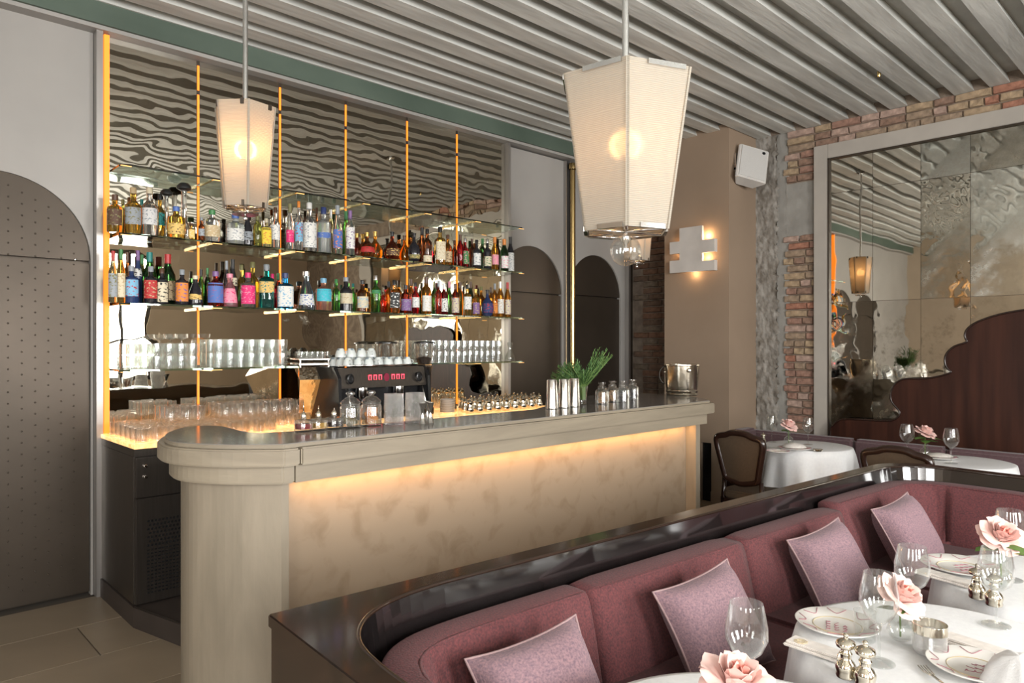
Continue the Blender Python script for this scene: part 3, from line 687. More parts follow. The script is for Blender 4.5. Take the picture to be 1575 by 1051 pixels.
Lw = [
 (174, 13, 387, 0, 'wine', 'pale', 'red', 'grey', 'olive', (.1, .56), 'pale yellow bottle with a grey label and red green capsule'),
 (186, 13, 384.6, 0, 'wine', 'gold', 'green', 'cream', 'tan', (.1, .55), 'pale gold bottle with a long cream label'),
 (196, 10, 388, 1, 'wine', 'brown', 'brown', None, None, None, 'brown bottle standing behind'),
 (202, 22, 409, 0, 'squat', 'night', 'grey', 'sky', 'red', (.18, .62), 'squat dark bottle with a blue and red abstract label'),
 (212, 13, 385, 1, 'wine', 'night', 'purple', 'white', 'black', (.52, .66), 'tall dark bottle with a round white seal on its shoulder'),
 (218, 12, 392, 2, 'wine', 'olive', 'green', None, None, None, 'olive green bottle behind'),
 (230, 20, 388, 1, 'wine', 'green', 'teal', None, None, None, 'broad green bottle with a teal capsule'),
 (232, 20, 410, 0, 'squat', 'black', 'grey', 'red', 'tan', (.14, .62), 'squat dark bottle with a red label'),
 (249, 18, 413, 0, 'squat', 'black', 'brown', 'cream', 'black', (.06, .60), 'squat dark bottle with a cream label and a black motif'),
 (258, 22, 391, 1, 'wine', 'dgreen', 'red', 'tan', 'brown', (.1, .48), 'dark green bottle with a red capsule and tan label'),
 (280, 19, 415, 0, 'squat', 'black', 'grey', 'orange', 'purple', (.1, .62), 'squat dark bottle with an orange and purple label'),
 (300.5, 21, 424, 0, 'bell', 'black', 'cream', 'gold', 'black', (.2, .38), 'low black flask with cream neck and gold band'),
 (309, 10, 414, 1, 'wine', 'green', 'black', None, None, None, 'green bottle half behind the light strip'),
 (319, 9, 412, 1, 'slim', 'dgreen', 'green', None, None, None, 'dark green bottle standing at the back'),
 (331.5, 24, 417.4, 0, 'squat', 'red', 'purple', 'blue', 'purple', (.1, .66), 'red bottle with a violet blue label and purple cap'),
 (348.5, 10, 401, 1, 'wine', 'black', 'grey', None, None, None, 'tall dark bottle behind the pink one'),
 (353.5, 23, 421, 0, 'bell', 'pink', 'pink', 'pink', 'magenta', (.12, .55), 'pink bell-shaped bottle with a rose pink label'),
 (358, 14, 399, 1, 'wine', 'black', 'black', 'cream', 'black', (.45, .62), 'tallest black bottle with a cream shoulder label'),
 (371.5, 13, 407, 1, 'std', 'gold', 'olive', None, None, None, 'narrow gold bottle with a wide cork'),
 (381.5, 22, 419.5, 0, 'squat', 'clear', 'magenta', 'magenta', 'pink', (.1, .62), 'clear bottle with a raspberry red label'),
 (388.5, 18, 402.7, 1, 'std', 'gold', 'olive', None, None, None, 'broad gold bottle with a cork, at the back'),
 (410, 21, 407, 0, 'sq', 'teal', 'grey', 'gold', 'teal', (.35, .6), 'square teal green bottle with a gold label'),
 (419, 12, 421, 1, 'std', 'ruby', 'magenta', None, None, None, 'ruby bottle beside the teal one'),
 (428, 11, 420, 1, 'wine', 'mahog', 'green', None, None, None, 'dark red bottle with a green cap'),
 (438.5, 23, 420, 0, 'sq', 'blue', 'navy', 'white', 'sky', (.06, .62), 'bright blue square bottle with a tall white label'),
 (471, 26, 417, 0, 'bell', 'grey', 'silver', 'white', 'blue', (.12, .40), 'grey blue bell-shaped bottle with a white label and silver cap'),
 (497.6, 24, 428, 0, 'squat', 'peach', 'sky', 'aqua', 'sky', (.28, .66), 'peach coloured bottle with a turquoise label'),
 (517, 12, 430, 0, 'std', 'green', 'green', None, None, None, 'slim bright green bottle'),
 (532, 20, 426.5, 0, 'std', 'black', 'grey', 'cream', 'tan', (.22, .52), 'black bottle with a cream diamond label'),
 (543, 10, 436, 1, 'std', 'green', 'teal', None, None, None, 'green bottle behind the black one'),
 (557.3, 18, 431.5, 0, 'std', 'brown', 'black', 'cream', 'sky', (.12, .48), 'dark brown bottle with a pale blue label'),
 (567, 10, 443, 1, 'std', 'amber', 'brown', None, None, None, 'small amber bottle behind the brown one'),
 (578, 15, 424, 0, 'std', 'green', 'silver', 'green', 'teal', (.5, .6), 'tall green gin bottle with a silver top'),
 (588.5, 10, 449, 1, 'std', 'red', 'brown', None, None, None, 'small red bottle beside the green one'),
 (598, 12, 433, 1, 'slim', 'amber', 'black', None, None, None, 'amber bottle with a black cap'),
 (606.5, 14, 431.5, 0, 'sq', 'amber', 'black', 'black', 'white', (.15, .62), 'square whiskey bottle with a black and white label'),
 (624, 17, 438.7, 0, 'squat', 'mahog', 'black', 'purple', 'grey', (.1, .5), 'wide mahogany bottle with a purplish label'),
 (632.5, 10, 429, 1, 'wine', 'amber', 'brown', None, None, None, 'tall amber bottle behind'),
 (639, 12, 435, 0, 'std', 'ruby', 'black', 'white', 'grey', (.2, .52), 'ruby bottle with a narrow white label'),
 (655.6, 15, 427, 0, 'slim', 'amber', 'brown', 'white', 'cream', (.08, .50), 'tall amber bottle with a large white label'),
 (668, 9, 433, 1, 'slim', 'green', 'olive', None, None, None, 'thin green bottle at the back'),
 (674.5, 9, 433, 0, 'slim', 'red', 'grey', None, None, None, 'thin orange red bottle'),
 (683, 12, 437, 0, 'slim', 'ruby', 'silver', 'white', 'black', (.1, .52), 'dark red bottle with a black and white label'),
 (691, 9, 433, 1, 'wine', 'green', 'pink', None, None, None, 'green bottle with a pink white cap'),
 (700.5, 11, 437, 0, 'slim', 'mahog', 'brown', 'cream', 'purple', (.08, .55), 'mahogany bottle with a purple and cream label'),
 (708, 10, 434, 1, 'slim', 'gold', 'brown', None, None, None, 'gold bottle at the back near the light strip'),
 (718.5, 11, 438, 0, 'sq', 'gold', 'black', 'white', 'grey', (.2, .6), 'square gold bottle with a white label'),
 (724, 9, 433, 1, 'wine', 'dgreen', 'brown', None, None, None, 'dark bottle with a brown red cap'),
 (731.5, 12, 445.7, 0, 'squat', 'gold', 'gold', 'purple', 'tan', (.08, .5), 'low golden bottle with a violet stripe label'),
 (740, 12, 440.5, 1, 'std', 'amber', 'olive', None, None, None, 'amber bottle with an olive cap'),
 (749.5, 19, 446, 0, 'ball', 'night', 'black', 'navy', 'red', (.15, .5), 'round night blue ball-shaped bottle'),
 (755, 9, 442, 1, 'slim', 'amber', 'brown', None, None, None, 'thin amber bottle behind the ball-shaped one'),
 (761, 9, 437, 0, 'slim', 'amber', 'grey', 'orange', 'brown', (.1, .4), 'slim amber bottle with an orange label'),
 (769.5, 11, 434, 0, 'wine', 'amber', 'silver', 'white', 'tan', (.1, .50), 'amber bottle with a long white label'),
 (780.5, 10, 435, 0, 'wine', 'amber', 'red', 'cream', 'purple', (.08, .5), 'amber bottle with a purple and cream label, last at the shelf end'),
]
for q in U: bottle(*q[:4], ZSH[2], *q[4:10], q[10], '', 'upper shelf', G2)
for q in Lw: bottle(*q[:4], ZSH[1], *q[4:10], q[10], '', 'lower shelf', G3)
ORD = 'first second third fourth fifth sixth seventh eighth ninth tenth eleventh twelfth thirteenth fourteenth fifteenth sixteenth'.split()
ROW = ('front', 'second', 'third', 'fourth', 'fifth', 'sixth')
# ------------------------------------------------------------------ glassware on the lowest shelf and the counter
def tumbler_mesh(r, h, taper=.9, foot=.012, m=None, n_=16, name='tumbler'):
    t_ = .0022
    return MB().lathe([(0, 0), (r * taper, 0), (r, h * .5), (r, h), (r - t_, h), (r - t_, h * .5), (r * taper - t_, foot), (0, foot)], n_).mesh(name, m or glass)
ZL = ZSH[0]
tmb = tumbler_mesh(.031, .074)
def stack(x0, nx, rows, tiers, base, label, group, me, dx, dy, h, y0, name='tumbler', cat='glass', skip=None):
    for ti in range(tiers):
        for r_ in range(rows):
            for i in range(nx):
                if skip and skip(i, r_, ti): continue
                o = link(name, me, None, (x0 + i * dx + (r_ % 2) * dx * .25, y0 + r_ * dy, base + ti * (h + .001)))
                tag(o, '%s, %s row, %s tier, %s from the left' % (label, ROW[r_], ('lower', 'upper')[ti], ORD[i]), cat, group)
stack(1.235, 6, 3, 2, ZL, 'clear tumbler in the leftmost shelf stack', 'tumblers on the lowest shelf, first bay', tmb, .068, .072, .074, YS0 + .045)
cp = MB().lathe([(0, 0), (.022, 0), (.022, .003), (.003, .006), (.003, .022), (.030, .034), (.033, .058), (.032, .058), (.029, .035), (0, .026)], 16).mesh('coupe_glass', glass)
for i in range(4): tag(link('coupe_glass', cp, None, (1.44 + i * .068, YS0 + .05, ZL + .15)), 'small stemmed glass topping the leftmost tumbler stack, %s from the left' % ORD[i], 'glass', 'stemmed glasses topping the first stack')
stack(1.735, 7, 3, 2, ZL, 'tall clear tumbler in the second shelf stack', 'tumblers on the lowest shelf, second bay', tumbler_mesh(.031, .088), .069, .072, .088, YS0 + .045)
hb = tumbler_mesh(.029, .088, .9, .016, jarglass)
stack(3.335, 13, 2, 2, ZL, 'highball glass at the lowest shelf\'s right end', 'highball glasses on the lowest shelf', hb, .064, .08, .088, YS0 + .05, 'highball_glass')
car = MB().lathe([(0, 0), (.040, 0), (.044, .02), (.040, .045), (.019, .09), (.017, .115), (.026, .165), (.0245, .165), (.0155, .116), (.017, .09), (.037, .045), (.041, .02), (0, .006)], 20).mesh('glass_carafe', glass)
for i, (x, lb) in enumerate(((4.235, 'outermost small glass carafe with a flared neck at the shelf end'), (4.19, 'small flared glass carafe standing behind the outermost one'))):
    tag(link('glass_carafe', car, None, (x, YS0 + .05 + i * .1, ZL)), lb, 'carafe', 'carafes at the end of the lowest shelf')
# counter ---------------------------------------------------------------
ZK = .936; KX0, KX1, KY = 1.11, 4.36, 3.965
t = thing('back_counter', 'long backlit amber onyx counter under the mirror wall', 'counter', (0, 0, 0))
obj('worktop', MB().prism([(KX0, KY - .005), (KX1, KY - .005), (KX1, YM - .002), (KX0, YM - .002)], ZK - .022, ZK), onyxm, t, bevel=.002)
obj('top_rail', B(((KX0 + .003, KY, ZK - .06), (KX1, YM, ZK - .023))), bsteel, t)
obj('carcass', B(((1.75, KY + .02, .107), (KX1, YM, ZK - .061))), bsteel, t)
area('counter_underglow', (2.7, 4.3, ZK + .004), (PI, 0, 0), 3.0, .5, .01, WARM)
t = thing('undercounter_fridge', 'dark steel undercounter fridge with a perforated door at the counter end', 'fridge', (0, 0, 0))
obj('cabinet', B(((KX0 + .004, KY + .02, .107), (1.745, YM, ZK - .061))), bsteel, t, bevel=.003)
dr = obj('drawer', B(((1.118, KY - .004, .662), (1.742, KY + .018, ZK - .066))), bsteel, t, bevel=.003)
for zk in (.824, .769): obj('knob', MB().lathe([(.010, 0), (.010, .012), (.007, .016), (0, .016)], 14, Matrix.Translation((1.162, KY - .004, zk)) @ Matrix.Rotation(PI / 2, 4, 'X')), chrome, dr)
dd = obj('door', B(((1.118, KY - .004, .112), (1.742, KY + .018, .656))), bsteel, t, bevel=.003)
pf = MB()
for i in range(26):
    for j in range(7):
        zc_ = .535 - j * .021; xc = 1.178 + i * .018 + (.009 if j % 2 else 0)
        pf.add([(xc - .0065, KY - .0048, zc_ - .004), (xc + .0045, KY - .0048, zc_ - .007), (xc + .0065, KY - .0048, zc_ + .005), (xc - .003, KY - .0048, zc_ + .0065)], [(0, 1, 2, 3)])
    for j in range(13):
        zc_ = .385 - j * .0185; xc = 1.178 + i * .018
        pf.add([(xc - .006, KY - .0048, zc_ - .0035), (xc + .006, KY - .0048, zc_ - .0035), (xc + .006, KY - .0048, zc_ + .0035), (xc - .006, KY - .0048, zc_ + .0035)], [(0, 1, 2, 3)])
tag(obj('vent_holes', pf, black, dd), kind='stuff')
t = thing('bar_platform', 'dark raised floor platform behind the bar with an angled edge', 'platform', (0, 0, 0))
obj('deck', MB().prism([(1.107, 4.60), (1.107, 3.965), (1.29, 3.20), (1.45, 2.95), (3.0, 3.05), (3.4, 3.32), (3.8, 3.48), (4.36, 3.56), (4.36, 4.60)], .0, .104), mat('dark_rubber_deck', (.045, .035, .03), .5), t)
obj('edge_strip', MB().tube([(1.115, 3.96, .1055), (1.297, 3.20, .1055)], .005, 6), bsteel, t)
rock = tumbler_mesh(.036, .078, .93, .014, jarglass, name='rocks_glass')
lab = 'clear heavy rocks glass among the rows on the glowing counter'
k = 0
for i in range(16):
    for j in range(6):
        x = 1.165 + i * .079; y = KY + .055 + j * .090 + (.02 if i % 2 else 0)
        if x > 1.9 and j < 2: continue
        if x > 2.25 and j < 3: continue
        if i > 13: continue
        tag(link('rocks_glass', rock, None, (x, y, ZK)), 'heavy rocks glass on the glowing counter, %s row, %s from the left' % (ROW[j], ORD[i]), 'glass', 'rocks glasses in rows on the counter')
        if j >= 3 and 3 <= i <= 14 and not (6 <= i <= 6):
            tag(link('rocks_glass', rock, None, (x, y, ZK + .0785)), 'rocks glass of the counter\'s upper tier, %s row, %s from the left' % (ROW[j], ORD[i]), 'glass', 'upper tier of rocks glasses on the counter')
# polished angular steel dispenser with shot glasses on top
t = thing('steel_ice_dispenser', 'polished steel box with a slanting front beside the espresso machine', 'dispenser', (W(486, Y=4.32).x, 4.32, ZK), math.radians(-14)); t.scale = (.84, 1, 1.7)
obj('body', MB().add([(-.13, .02, 0), (.10, .02, 0), (.10, .20, 0), (-.10, .20, 0), (-.16, -.12, .17), (.05, -.12, .17), (.08, .20, .22), (-.13, .20, .22), (-.15, -.06, .22), (.06, -.06, .22)],
    [(0, 3, 2, 1), (0, 1, 5, 4), (4, 5, 9, 8), (8, 9, 6, 7), (1, 2, 6, 9, 5), (0, 4, 8, 7, 3), (2, 3, 7, 6)]), mat('amber_tinted_polished_steel', (.72, .62, .48), .06, 1, bump=.25, bscale=14), t)  # plain steel; the amber counter's reflection is put into its warm tint
obj('tray', B(((-.15, -.07, .225), (.09, .20, .232)), ((-.15, -.07, .245), (.09, .20, .250))), steel, t)
obj('tray_post', B(((-.145, -.065, .2), (-.135, -.055, .25))), steel, t); obj('tray_post', B(((.075, -.065, .2), (.085, -.055, .25))), steel, t)
shot = tumbler_mesh(.017, .045, .85, .006, name='shot_glass', n_=12)
for i in range(6):
    for j in range(3):
        p = Vector((W(486, Y=4.32).x, 4.32, 0)) + Matrix.Rotation(math.radians(-14), 3, 'Z') @ Vector((-.10 + i * .034, -.03 + j * .06, 0))
        tag(link('shot_glass', shot, None, (p.x, p.y, ZK + .4255)), 'shot glass on the slanted steel box, %s row, %s from the left' % (ROW[j], ORD[i]), 'glass', 'shot glasses on the steel box')
# espresso machine
EMX = W(592, Y=4.0).x
em = thing('espresso_machine', 'black and steel espresso machine with red digital display and cups on top', 'coffee machine', (EMX, 4.11, ZK), 0); em.scale = (1.13, 1, 1.52)
ex = .30
obj('body', B(((-ex, -.02, .05), (ex, .26, .235))), black, em, bevel=.012)
obj('front_panel', MB().add([(-ex, -.12, .155), (ex, -.12, .155), (ex, -.09, .24), (-ex, -.09, .24), (-ex, .0, .155), (ex, .0, .155), (ex, .0, .24), (-ex, .0, .24)], [(0, 1, 2, 3), (3, 2, 6, 7), (0, 4, 5, 1), (0, 3, 7, 4), (1, 5, 6, 2), (5, 4, 7, 6)]), bsteel, em, bevel=.004)
obj('top_rail', MB().tube([(-ex, -.09, .250), (ex, -.09, .250)], .003, 8).tube([(-ex, .25, .250), (ex, .25, .250)], .005, 8), steel, em)
obj('drip_tray', B(((-ex, -.14, .02), (ex, .05, .05))), steel, em, bevel=.004)
for sx_ in (-1, 1):
    obj('side_panel', MB().prism([(-.15, .0), (-.13, .20), (-.07, .245), (.27, .245), (.27, 0)], -.01, .01, Matrix(((0, 0, 1, sx_ * (ex + .01)), (1, 0, 0, 0), (0, 1, 0, 0), (0, 0, 0, 1)))), black, em)
for xg in (-.13, .13):
    g = obj('group_head', MB().lathe([(0, .155), (.035, .155), (.038, .12), (.03, .105), (0, .105)], 20, Matrix.Translation((xg, -.06, 0))), chrome, em)
    obj('portafilter', MB().lathe([(0, .104), (.034, .104), (.030, .085), (0, .08)], 18, Matrix.Translation((xg, -.06, 0))).tube([(xg, -.09, .096), (xg + .01, -.20, .085)], [.009, .012], 8), black, g)
for xg in (-.26, .26):
    st = obj('steam_knob', MB().lathe([(.0, 0), (.020, 0), (.022, .03), (.015, .034), (.013, .03), (0, .03)], 18, Matrix.Translation((xg * .92, -.10, .195)) @ Matrix.Rotation(PI / 2, 4, 'X')), black, em)
    obj('steam_wand', MB().tube([(xg, -.13, .15), (xg, -.16, .10), (xg + .01, -.17, .02)], .005, 8), chrome, em)
dg = MB()
for cx_ in (-.10, -.065, -.03, .06, .095, .13):
    for a, b in (((-.010, -.011), (-.007, .011)), ((.007, -.011), (.010, .011)), ((-.010, .009), (.010, .012)), ((-.010, -.012), (.010, -.009))):
        dg.box((cx_ + a[0], -.1085, .197 + a[1]), (cx_ + b[0], -.1065, .197 + b[1]))
tag(obj('red_digits', dg, redled, em), kind='stuff')
obj('gauge', MB().lathe([(0, 0), (.018, 0), (.018, .008), (0, .009)], 20, Matrix.Translation((.013, -.103, .197)) @ Matrix.Rotation(PI / 2, 4, 'X')), mat('dark_red_gauge', (.25, .02, .05), .3), em)
cupm = mat('patterned_cup_china', (.66, .70, .68), .25, col2=(.22, .27, .30), scale=26, mix=(.36, .42), coat=.4)
cup = MB().lathe([(.018, 0), (.020, .004), (.030, .02), (.036, .045), (.036, .058), (.033, .058), (.033, .045), (.027, .02), (0, .008)], 18).mesh('cup', cupm)
cupi = MB().lathe([(.036, 0), (.036, .012), (.030, .038), (.020, .055), (.018, .058), (0, .057)], 18).tube([(.034, 0, .040), (.052, 0, .036), (.054, 0, .022), (.038, 0, .014)], .003, 6).mesh('coffee_cup', cupm)
for i in range(7):
    for j in range(3):
        tag(link('coffee_cup', cupi, None, (EMX - .24 + i * .078, 4.07 + j * .085, ZK + .3745), (0, 0, random.uniform(3, 5.5))), 'upturned patterned cup on the espresso machine, %s row, %s from the left' % (ROW[j], ORD[i]), 'cup', 'cups on the espresso machine')
        if j == 1 and i < 4: tag(link('coffee_cup', cupi, None, (EMX - .24 + i * .078, 4.16, ZK + .434), (0, 0, random.uniform(3, 5.5))), 'patterned cup of the upper layer on the espresso machine, %s from the left' % ORD[i], 'cup', 'upper cups on the espresso machine')
def grinder(px, Y, label):
    p = W(px, Y=Y)
    t = thing('coffee_grinder', label, 'coffee grinder', (p.x, Y, ZK)); t.scale = (1, 1, 1.36)
    obj('base', MB().lathe([(0, 0), (.075, 0), (.075, .03), (.055, .06), (.055, .24), (.07, .26), (0, .26)], 20), black, t)
    obj('hopper', MB().lathe([(.045, .26), (.055, .275), (.066, .31), (.074, .385), (.071, .385), (.063, .31), (.050, .28), (.04, .262)], 24), jarglass, t)
    obj('coffee_beans', MB().lathe([(0, .268), (.045, .275), (.058, .305), (.03, .312), (0, .316)], 16), mat('roasted_beans', (.035, .018, .01), .5, scale=80, bump=1, bscale=90), t)
    obj('hopper_lid', MB().lathe([(0, .386), (.085, .386), (.085, .393), (.05, .400), (0, .402)], 24), black, t)
grinder(594, 4.50, 'left coffee grinder with a clear hopper and flat black lid'); grinder(652, 4.29, 'right coffee grinder with dark beans in its clear hopper')
# tall plates, glasses, creamers at the counter's right end
t = thing('saucer_stack', 'stack of cream saucers on the glowing counter', 'saucers', (*W(688, 636, Z=ZK)[:2], ZK))
sc = MB().lathe([(0, 0), (.028, 0), (.050, .008), (.057, .012), (.057, .014), (.028, .003), (0, .003)], 24).mesh('saucer', china)
for i in range(13): link('saucer', sc, t, (0, 0, i * .0078))
jug = MB().lathe([(0, 0), (.022, 0), (.026, .008), (.024, .03), (.016, .045), (.019, .058), (.017, .058), (.014, .046), (.020, .03), (0, .01)], 16)
jug_m = jug.mesh('jug_body', silver)
jlid = MB().lathe([(.018, .058), (.014, .068), (.005, .073), (.006, .080), (0, .084)], 14).mesh('lid', silver)
jh = MB().tube([(.018, 0, .055), (.036, 0, .050), (.038, 0, .025), (.024, 0, .015)], .0028, 6).mesh('handle', silver)
jt = thing('silver_creamer', 'small silver creamer', 'creamer', (0, 0, ZK), 0, 'silver creamers at the counter end')
link('body', jug_m, jt); link('lid', jlid, jt); link('handle', jh, jt)
jt.scale = (1.25, 1.25, 1.45); first = True
for j in range(3):
    for i in range(9):
        x = 3.44 + i * .093 + (j % 2) * .04; y = KY + .085 + j * .10
        lb = 'lidded silver creamer at the counter end, %s row, %s from the left' % (ROW[j], ORD[i])
        if first: jt.location = (x, y, ZK); jt.rotation_euler.z = 1.; jt['label'] = lb; first = False
        else: copy_tree(jt, (x, y, ZK), random.uniform(0, 6), lb)
for i, (px, py) in enumerate(((700, 632), (712, 630), (706, 624), (718, 622))):
    p = W(px, py, Z=ZK); tag(link('tall_glass', hb, None, (p.x, p.y + .22, ZK)), 'tall clear glass behind the saucers on the counter, %s from the left' % ORD[i], 'glass', 'tall glasses behind the saucers')
# ------------------------------------------------------------------ the stone bar
ZB = 1.08; q = 1.1212
left = [(1.082, 2.233), (.964, 2.333), (.884, 2.442), (.842, 2.555), (.858, 2.70), (.925, 2.85), (1.015, 2.962), (1.085, 2.975), (1.135, 2.915), (1.135, 2.80), (1.13, 2.68), (1.15, 2.585), (1.23, 2.545), (1.33, 2.54)]
leftS = smooth_poly([(x * q, y * q) for x, y in left], 4, False)
right = smooth_poly([(2.90, 2.85), (3.1, 2.95), (3.4, 3.12), (3.7, 3.27), (4.0, 3.36), (4.28, 3.37), (4.45, 3.28), (4.51, 3.06), (4.47, 2.84), (4.36, 2.64), (4.225, 2.505)], 4, False)
PY = 2.505
plan = [(x, y) for x, y in reversed(leftS)] + [(4.20, PY)] + list(reversed(right))   # counter-clockwise: left bulb back to front, along the front, up the right end
bar = thing('bar_counter', 'long pale sandstone bar with rounded end and glowing marble front', 'bar', (0, 0, 0))
def clip(poly, x0=None, x1=None):
    out = []; n_ = len(poly)
    for i in range(n_):
        a, b = poly[i], poly[(i + 1) % n_]
        def inside(p): return (x0 is None or p[0] >= x0) and (x1 is None or p[0] <= x1)
        X = x0 if x0 is not None else x1
        if inside(a): out.append(a)
        if inside(a) != inside(b):
            s_ = (X - a[0]) / (b[0] - a[0]); out.append((X, a[1] + (b[1] - a[1]) * s_))
    return out
obj('countertop', MB().prism(plan, ZB - .016, ZB), stonetop, bar)
SPL = 1.268
def layer(name, d, z0, z1, x0=None, x1=None, fwd=0, bev=.006, m=stoneh):
    pl = clip(offset(plan, d), x0, x1)
    if fwd: pl = [(x, y - fwd if y < 2.62 else y) for x, y in pl]
    return obj(name, MB().prism(pl, z0, z1), m, bar, bevel=bev)
layer('cornice_lip', .004, ZB - .018, ZB - .003, None, None, 0, .003)
layer('upper_cornice', .028, .997, 1.062, None, SPL); layer('lower_cornice', -.015, .925, .9965, None, SPL)
layer('upper_cornice', .022, .997, 1.064, SPL + .002, None, .012); layer('lower_cornice', -.022, .925, .9965, SPL + .002, None, .008)
layer('end_column', -.058, 0, .9245, None, SPL - .004, 0, 0, stone)
pil = clip(offset(plan, -.058), 4.152, None); layer_p = obj('end_pilaster', MB().prism(pil, 0, .9245), stone, bar)
back = clip(clip(offset(plan, -.058), SPL - .003, None), None, 4.151)
back = [(x, max(y, 2.66)) for x, y in back]
obj('bar_body', MB().prism(back, 0, .9245), stone, bar)
obj('marble_front', B(((SPL - .002, 2.640, .0), (4.150, 2.659, .905))), marble, bar)
obj('light_batten', B(((SPL, 2.588, .921), (4.15, 2.612, .9245))), glow('batten', (1, .6, .25), 3), bar)
# ------------------------------------------------------------------ things on the bar
def bitters(px, col, cname, spout):
    p = W(px, Y=2.80); t = thing('bitters_bottle', 'small square cut-glass bitters bottle holding %s liquid, silver dasher top' % cname, 'bottle', (p.x, 2.80, ZB), .2, 'bitters bottles on the bar')
    obj('glass_body', MB().lathe([(0, 0), (.030, 0), (.032, .006), (.032, .048), (.029, .052), (.010, .054), (.010, .060), (.008, .060), (.008, .052), (.026, .049), (.029, .046), (.029, .012), (0, .010)], 24, sq=6), jarglass, t)
    obj('liquid', MB().lathe([(0, .0105), (.0285, .0125), (.0285, .034), (0, .034)], 24, sq=6), mat('bitters_' + cname, col, .1, trans=.4, col2=col), t)
    obj('stopper', MB().lathe([(.0, .056), (.011, .060), (.012, .072), (.007, .080), (.004, .084), (0, .085)], 14), silver, t)
    obj('dasher_spout', MB().tube([(0, 0, .083), (0, 0, .083 + spout)], [.003, .0015], 8), silver, t)
bitters(467, (.30, .01, .03), 'crimson', .045); bitters(490, (.70, .40, .08), 'golden', .022); bitters(514, (.03, .015, .03), 'near-black', .01)
def biscuit_jar(px, fill, label, row):
    p = W(px, Y=2.775); t = thing('glass_storage_jar', label, 'jar', (p.x, 2.785, ZB), 0, 'ribbed jars on the bar')
    R, n_ = .047, 48; vs = []; prof = [(0, 0), (R * .95, 0), (R, .008), (R, .088), (R * .92, .098), (R * .84, .104), (R * .80, .104), (R * .86, .096), (R - .004, .086), (R - .004, .012), (0, .009)]
    mb = MB(); k = len(prof)
    for i in range(n_):
        a = 2 * PI * i / n_; f = 1.0 if i % 2 else .965
        for j, (r, z) in enumerate(prof): vs.append((r * (f if 2 <= j <= 3 else 1) * math.cos(a), r * (f if 2 <= j <= 3 else 1) * math.sin(a), z))
    fs = []
    for i in range(n_):
        j = (i + 1) % n_
        for t_ in range(k - 1):
            fs.append((i * k + t_, j * k + t_, j * k + t_ + 1, i * k + t_ + 1))
    obj('jar_body', mb.add(vs, fs, True), jarglass, t)
    obj('glass_lid', MB().lathe([(0, .106), (R * .92, .106), (R * .95, .112), (R * .85, .120), (.022, .135), (.012, .138), (.011, .143), (.020, .150), (.019, .157), (.010, .162), (0, .163)], 24), jarglass, t)
    random.seed(px); fm = MB()
    for i in range(26):
        a = random.uniform(0, 2 * PI); r = random.uniform(.005, .028); z = random.uniform(.016, .078)
        M = Matrix.Translation((r * math.cos(a), r * math.sin(a), z)) @ Matrix.Rotation(random.uniform(0, PI), 4, 'X') @ Matrix.Rotation(random.uniform(0, PI), 4, 'Y')
        fm.lathe([(0, -.002), (.013, -.002), (.013, .002), (0, .002)], 10, M)
    tag(obj('dried_fruit', fm, fill, t), kind='stuff')
biscuit_jar(541, mat('dried_limes', (.20, .16, .08), .7), 'ribbed glass jar of dark dried citrus slices with a knobbed lid', 0)
biscuit_jar(573, mat('dried_oranges', (.75, .28, .06), .6), 'ribbed glass jar of orange dried citrus slices with a knobbed lid', 0)
crys = mat('cut_crystal', (1, 1, 1), .0, trans=.92, ior=1.5, bump=1.0, bscale=38, stretch=(1, 1, 1))
def mixing(px, label, Y=2.775):
    p = W(px, Y=Y); t = thing('mixing_glass', label, 'glass', (p.x, Y, ZB), 0, 'mixing glasses on the bar')
    R, hh, n_ = .047, .142, 40; vs = []; fs = []; K = 15
    for k_ in range(K + 1):
        for i in range(n_):
            a = 2 * PI * i / n_; dsp = .0022 if (i + k_) % 4 == 0 or (i - k_) % 4 == 0 else 0
            if k_ > 11: dsp = 0
            vs.append(((R - .0022 + dsp) * math.cos(a), (R - .0022 + dsp) * math.sin(a), hh * k_ / K))
    for k_ in range(K):
        for i in range(n_): fs.append((k_ * n_ + i, k_ * n_ + (i + 1) % n_, (k_ + 1) * n_ + (i + 1) % n_, (k_ + 1) * n_ + i))
    mb = MB().add(vs, fs); mb.lathe([(0, 0), (R - .003, 0)], n_); mb.lathe([(R - .0022, hh), (R - .005, hh), (R - .007, .015), (0, .012)], n_)
    obj('crystal_body', mb, crysglass, t)
    obj('bar_spoon' , MB().tube([(.0, .01, .02), (.022, .022, .138)], .0018, 6), steel, t)
mixing(606, 'left crystal mixing glass with diamond-cut sides'); mixing(638, 'right crystal mixing glass with diamond-cut sides next to the jiggers')
jig = MB().lathe([(.019, 0), (.0175, .002), (.005, .048), (.006, .053), (.018, .098), (.0165, .098), (.005, .055), (.0, .054)], 20).mesh('jigger', steel)
for px, y_, lb in ((650, 2.70, 'left steel double-cone jigger'), (662, 2.70, 'right steel double-cone jigger'), (657, 2.765, 'rear steel jigger between the two others')):
    p = W(px, Y=y_); tag(link('jigger', jig, None, (p.x, y_, ZB)), lb + ' beside the mixing glasses', 'jigger', 'jiggers on the bar')
tin = MB().lathe([(.036, .0), (.037, .004), (.0365, .010), (.030, .165), (.027, .172), (0, .174)], 28).mesh('shaker_tin', steel)
for px, y_, lb in ((849, 2.80, 'leftmost'), (867.5, 2.80, 'middle'), (883, 2.81, 'rightmost')):
    p = W(px, Y=y_); tag(link('shaker_tin', tin, None, (p.x, y_, ZB)), '%s of the three upturned steel shaker tins on the bar' % lb, 'shaker', 'shaker tins on the bar')
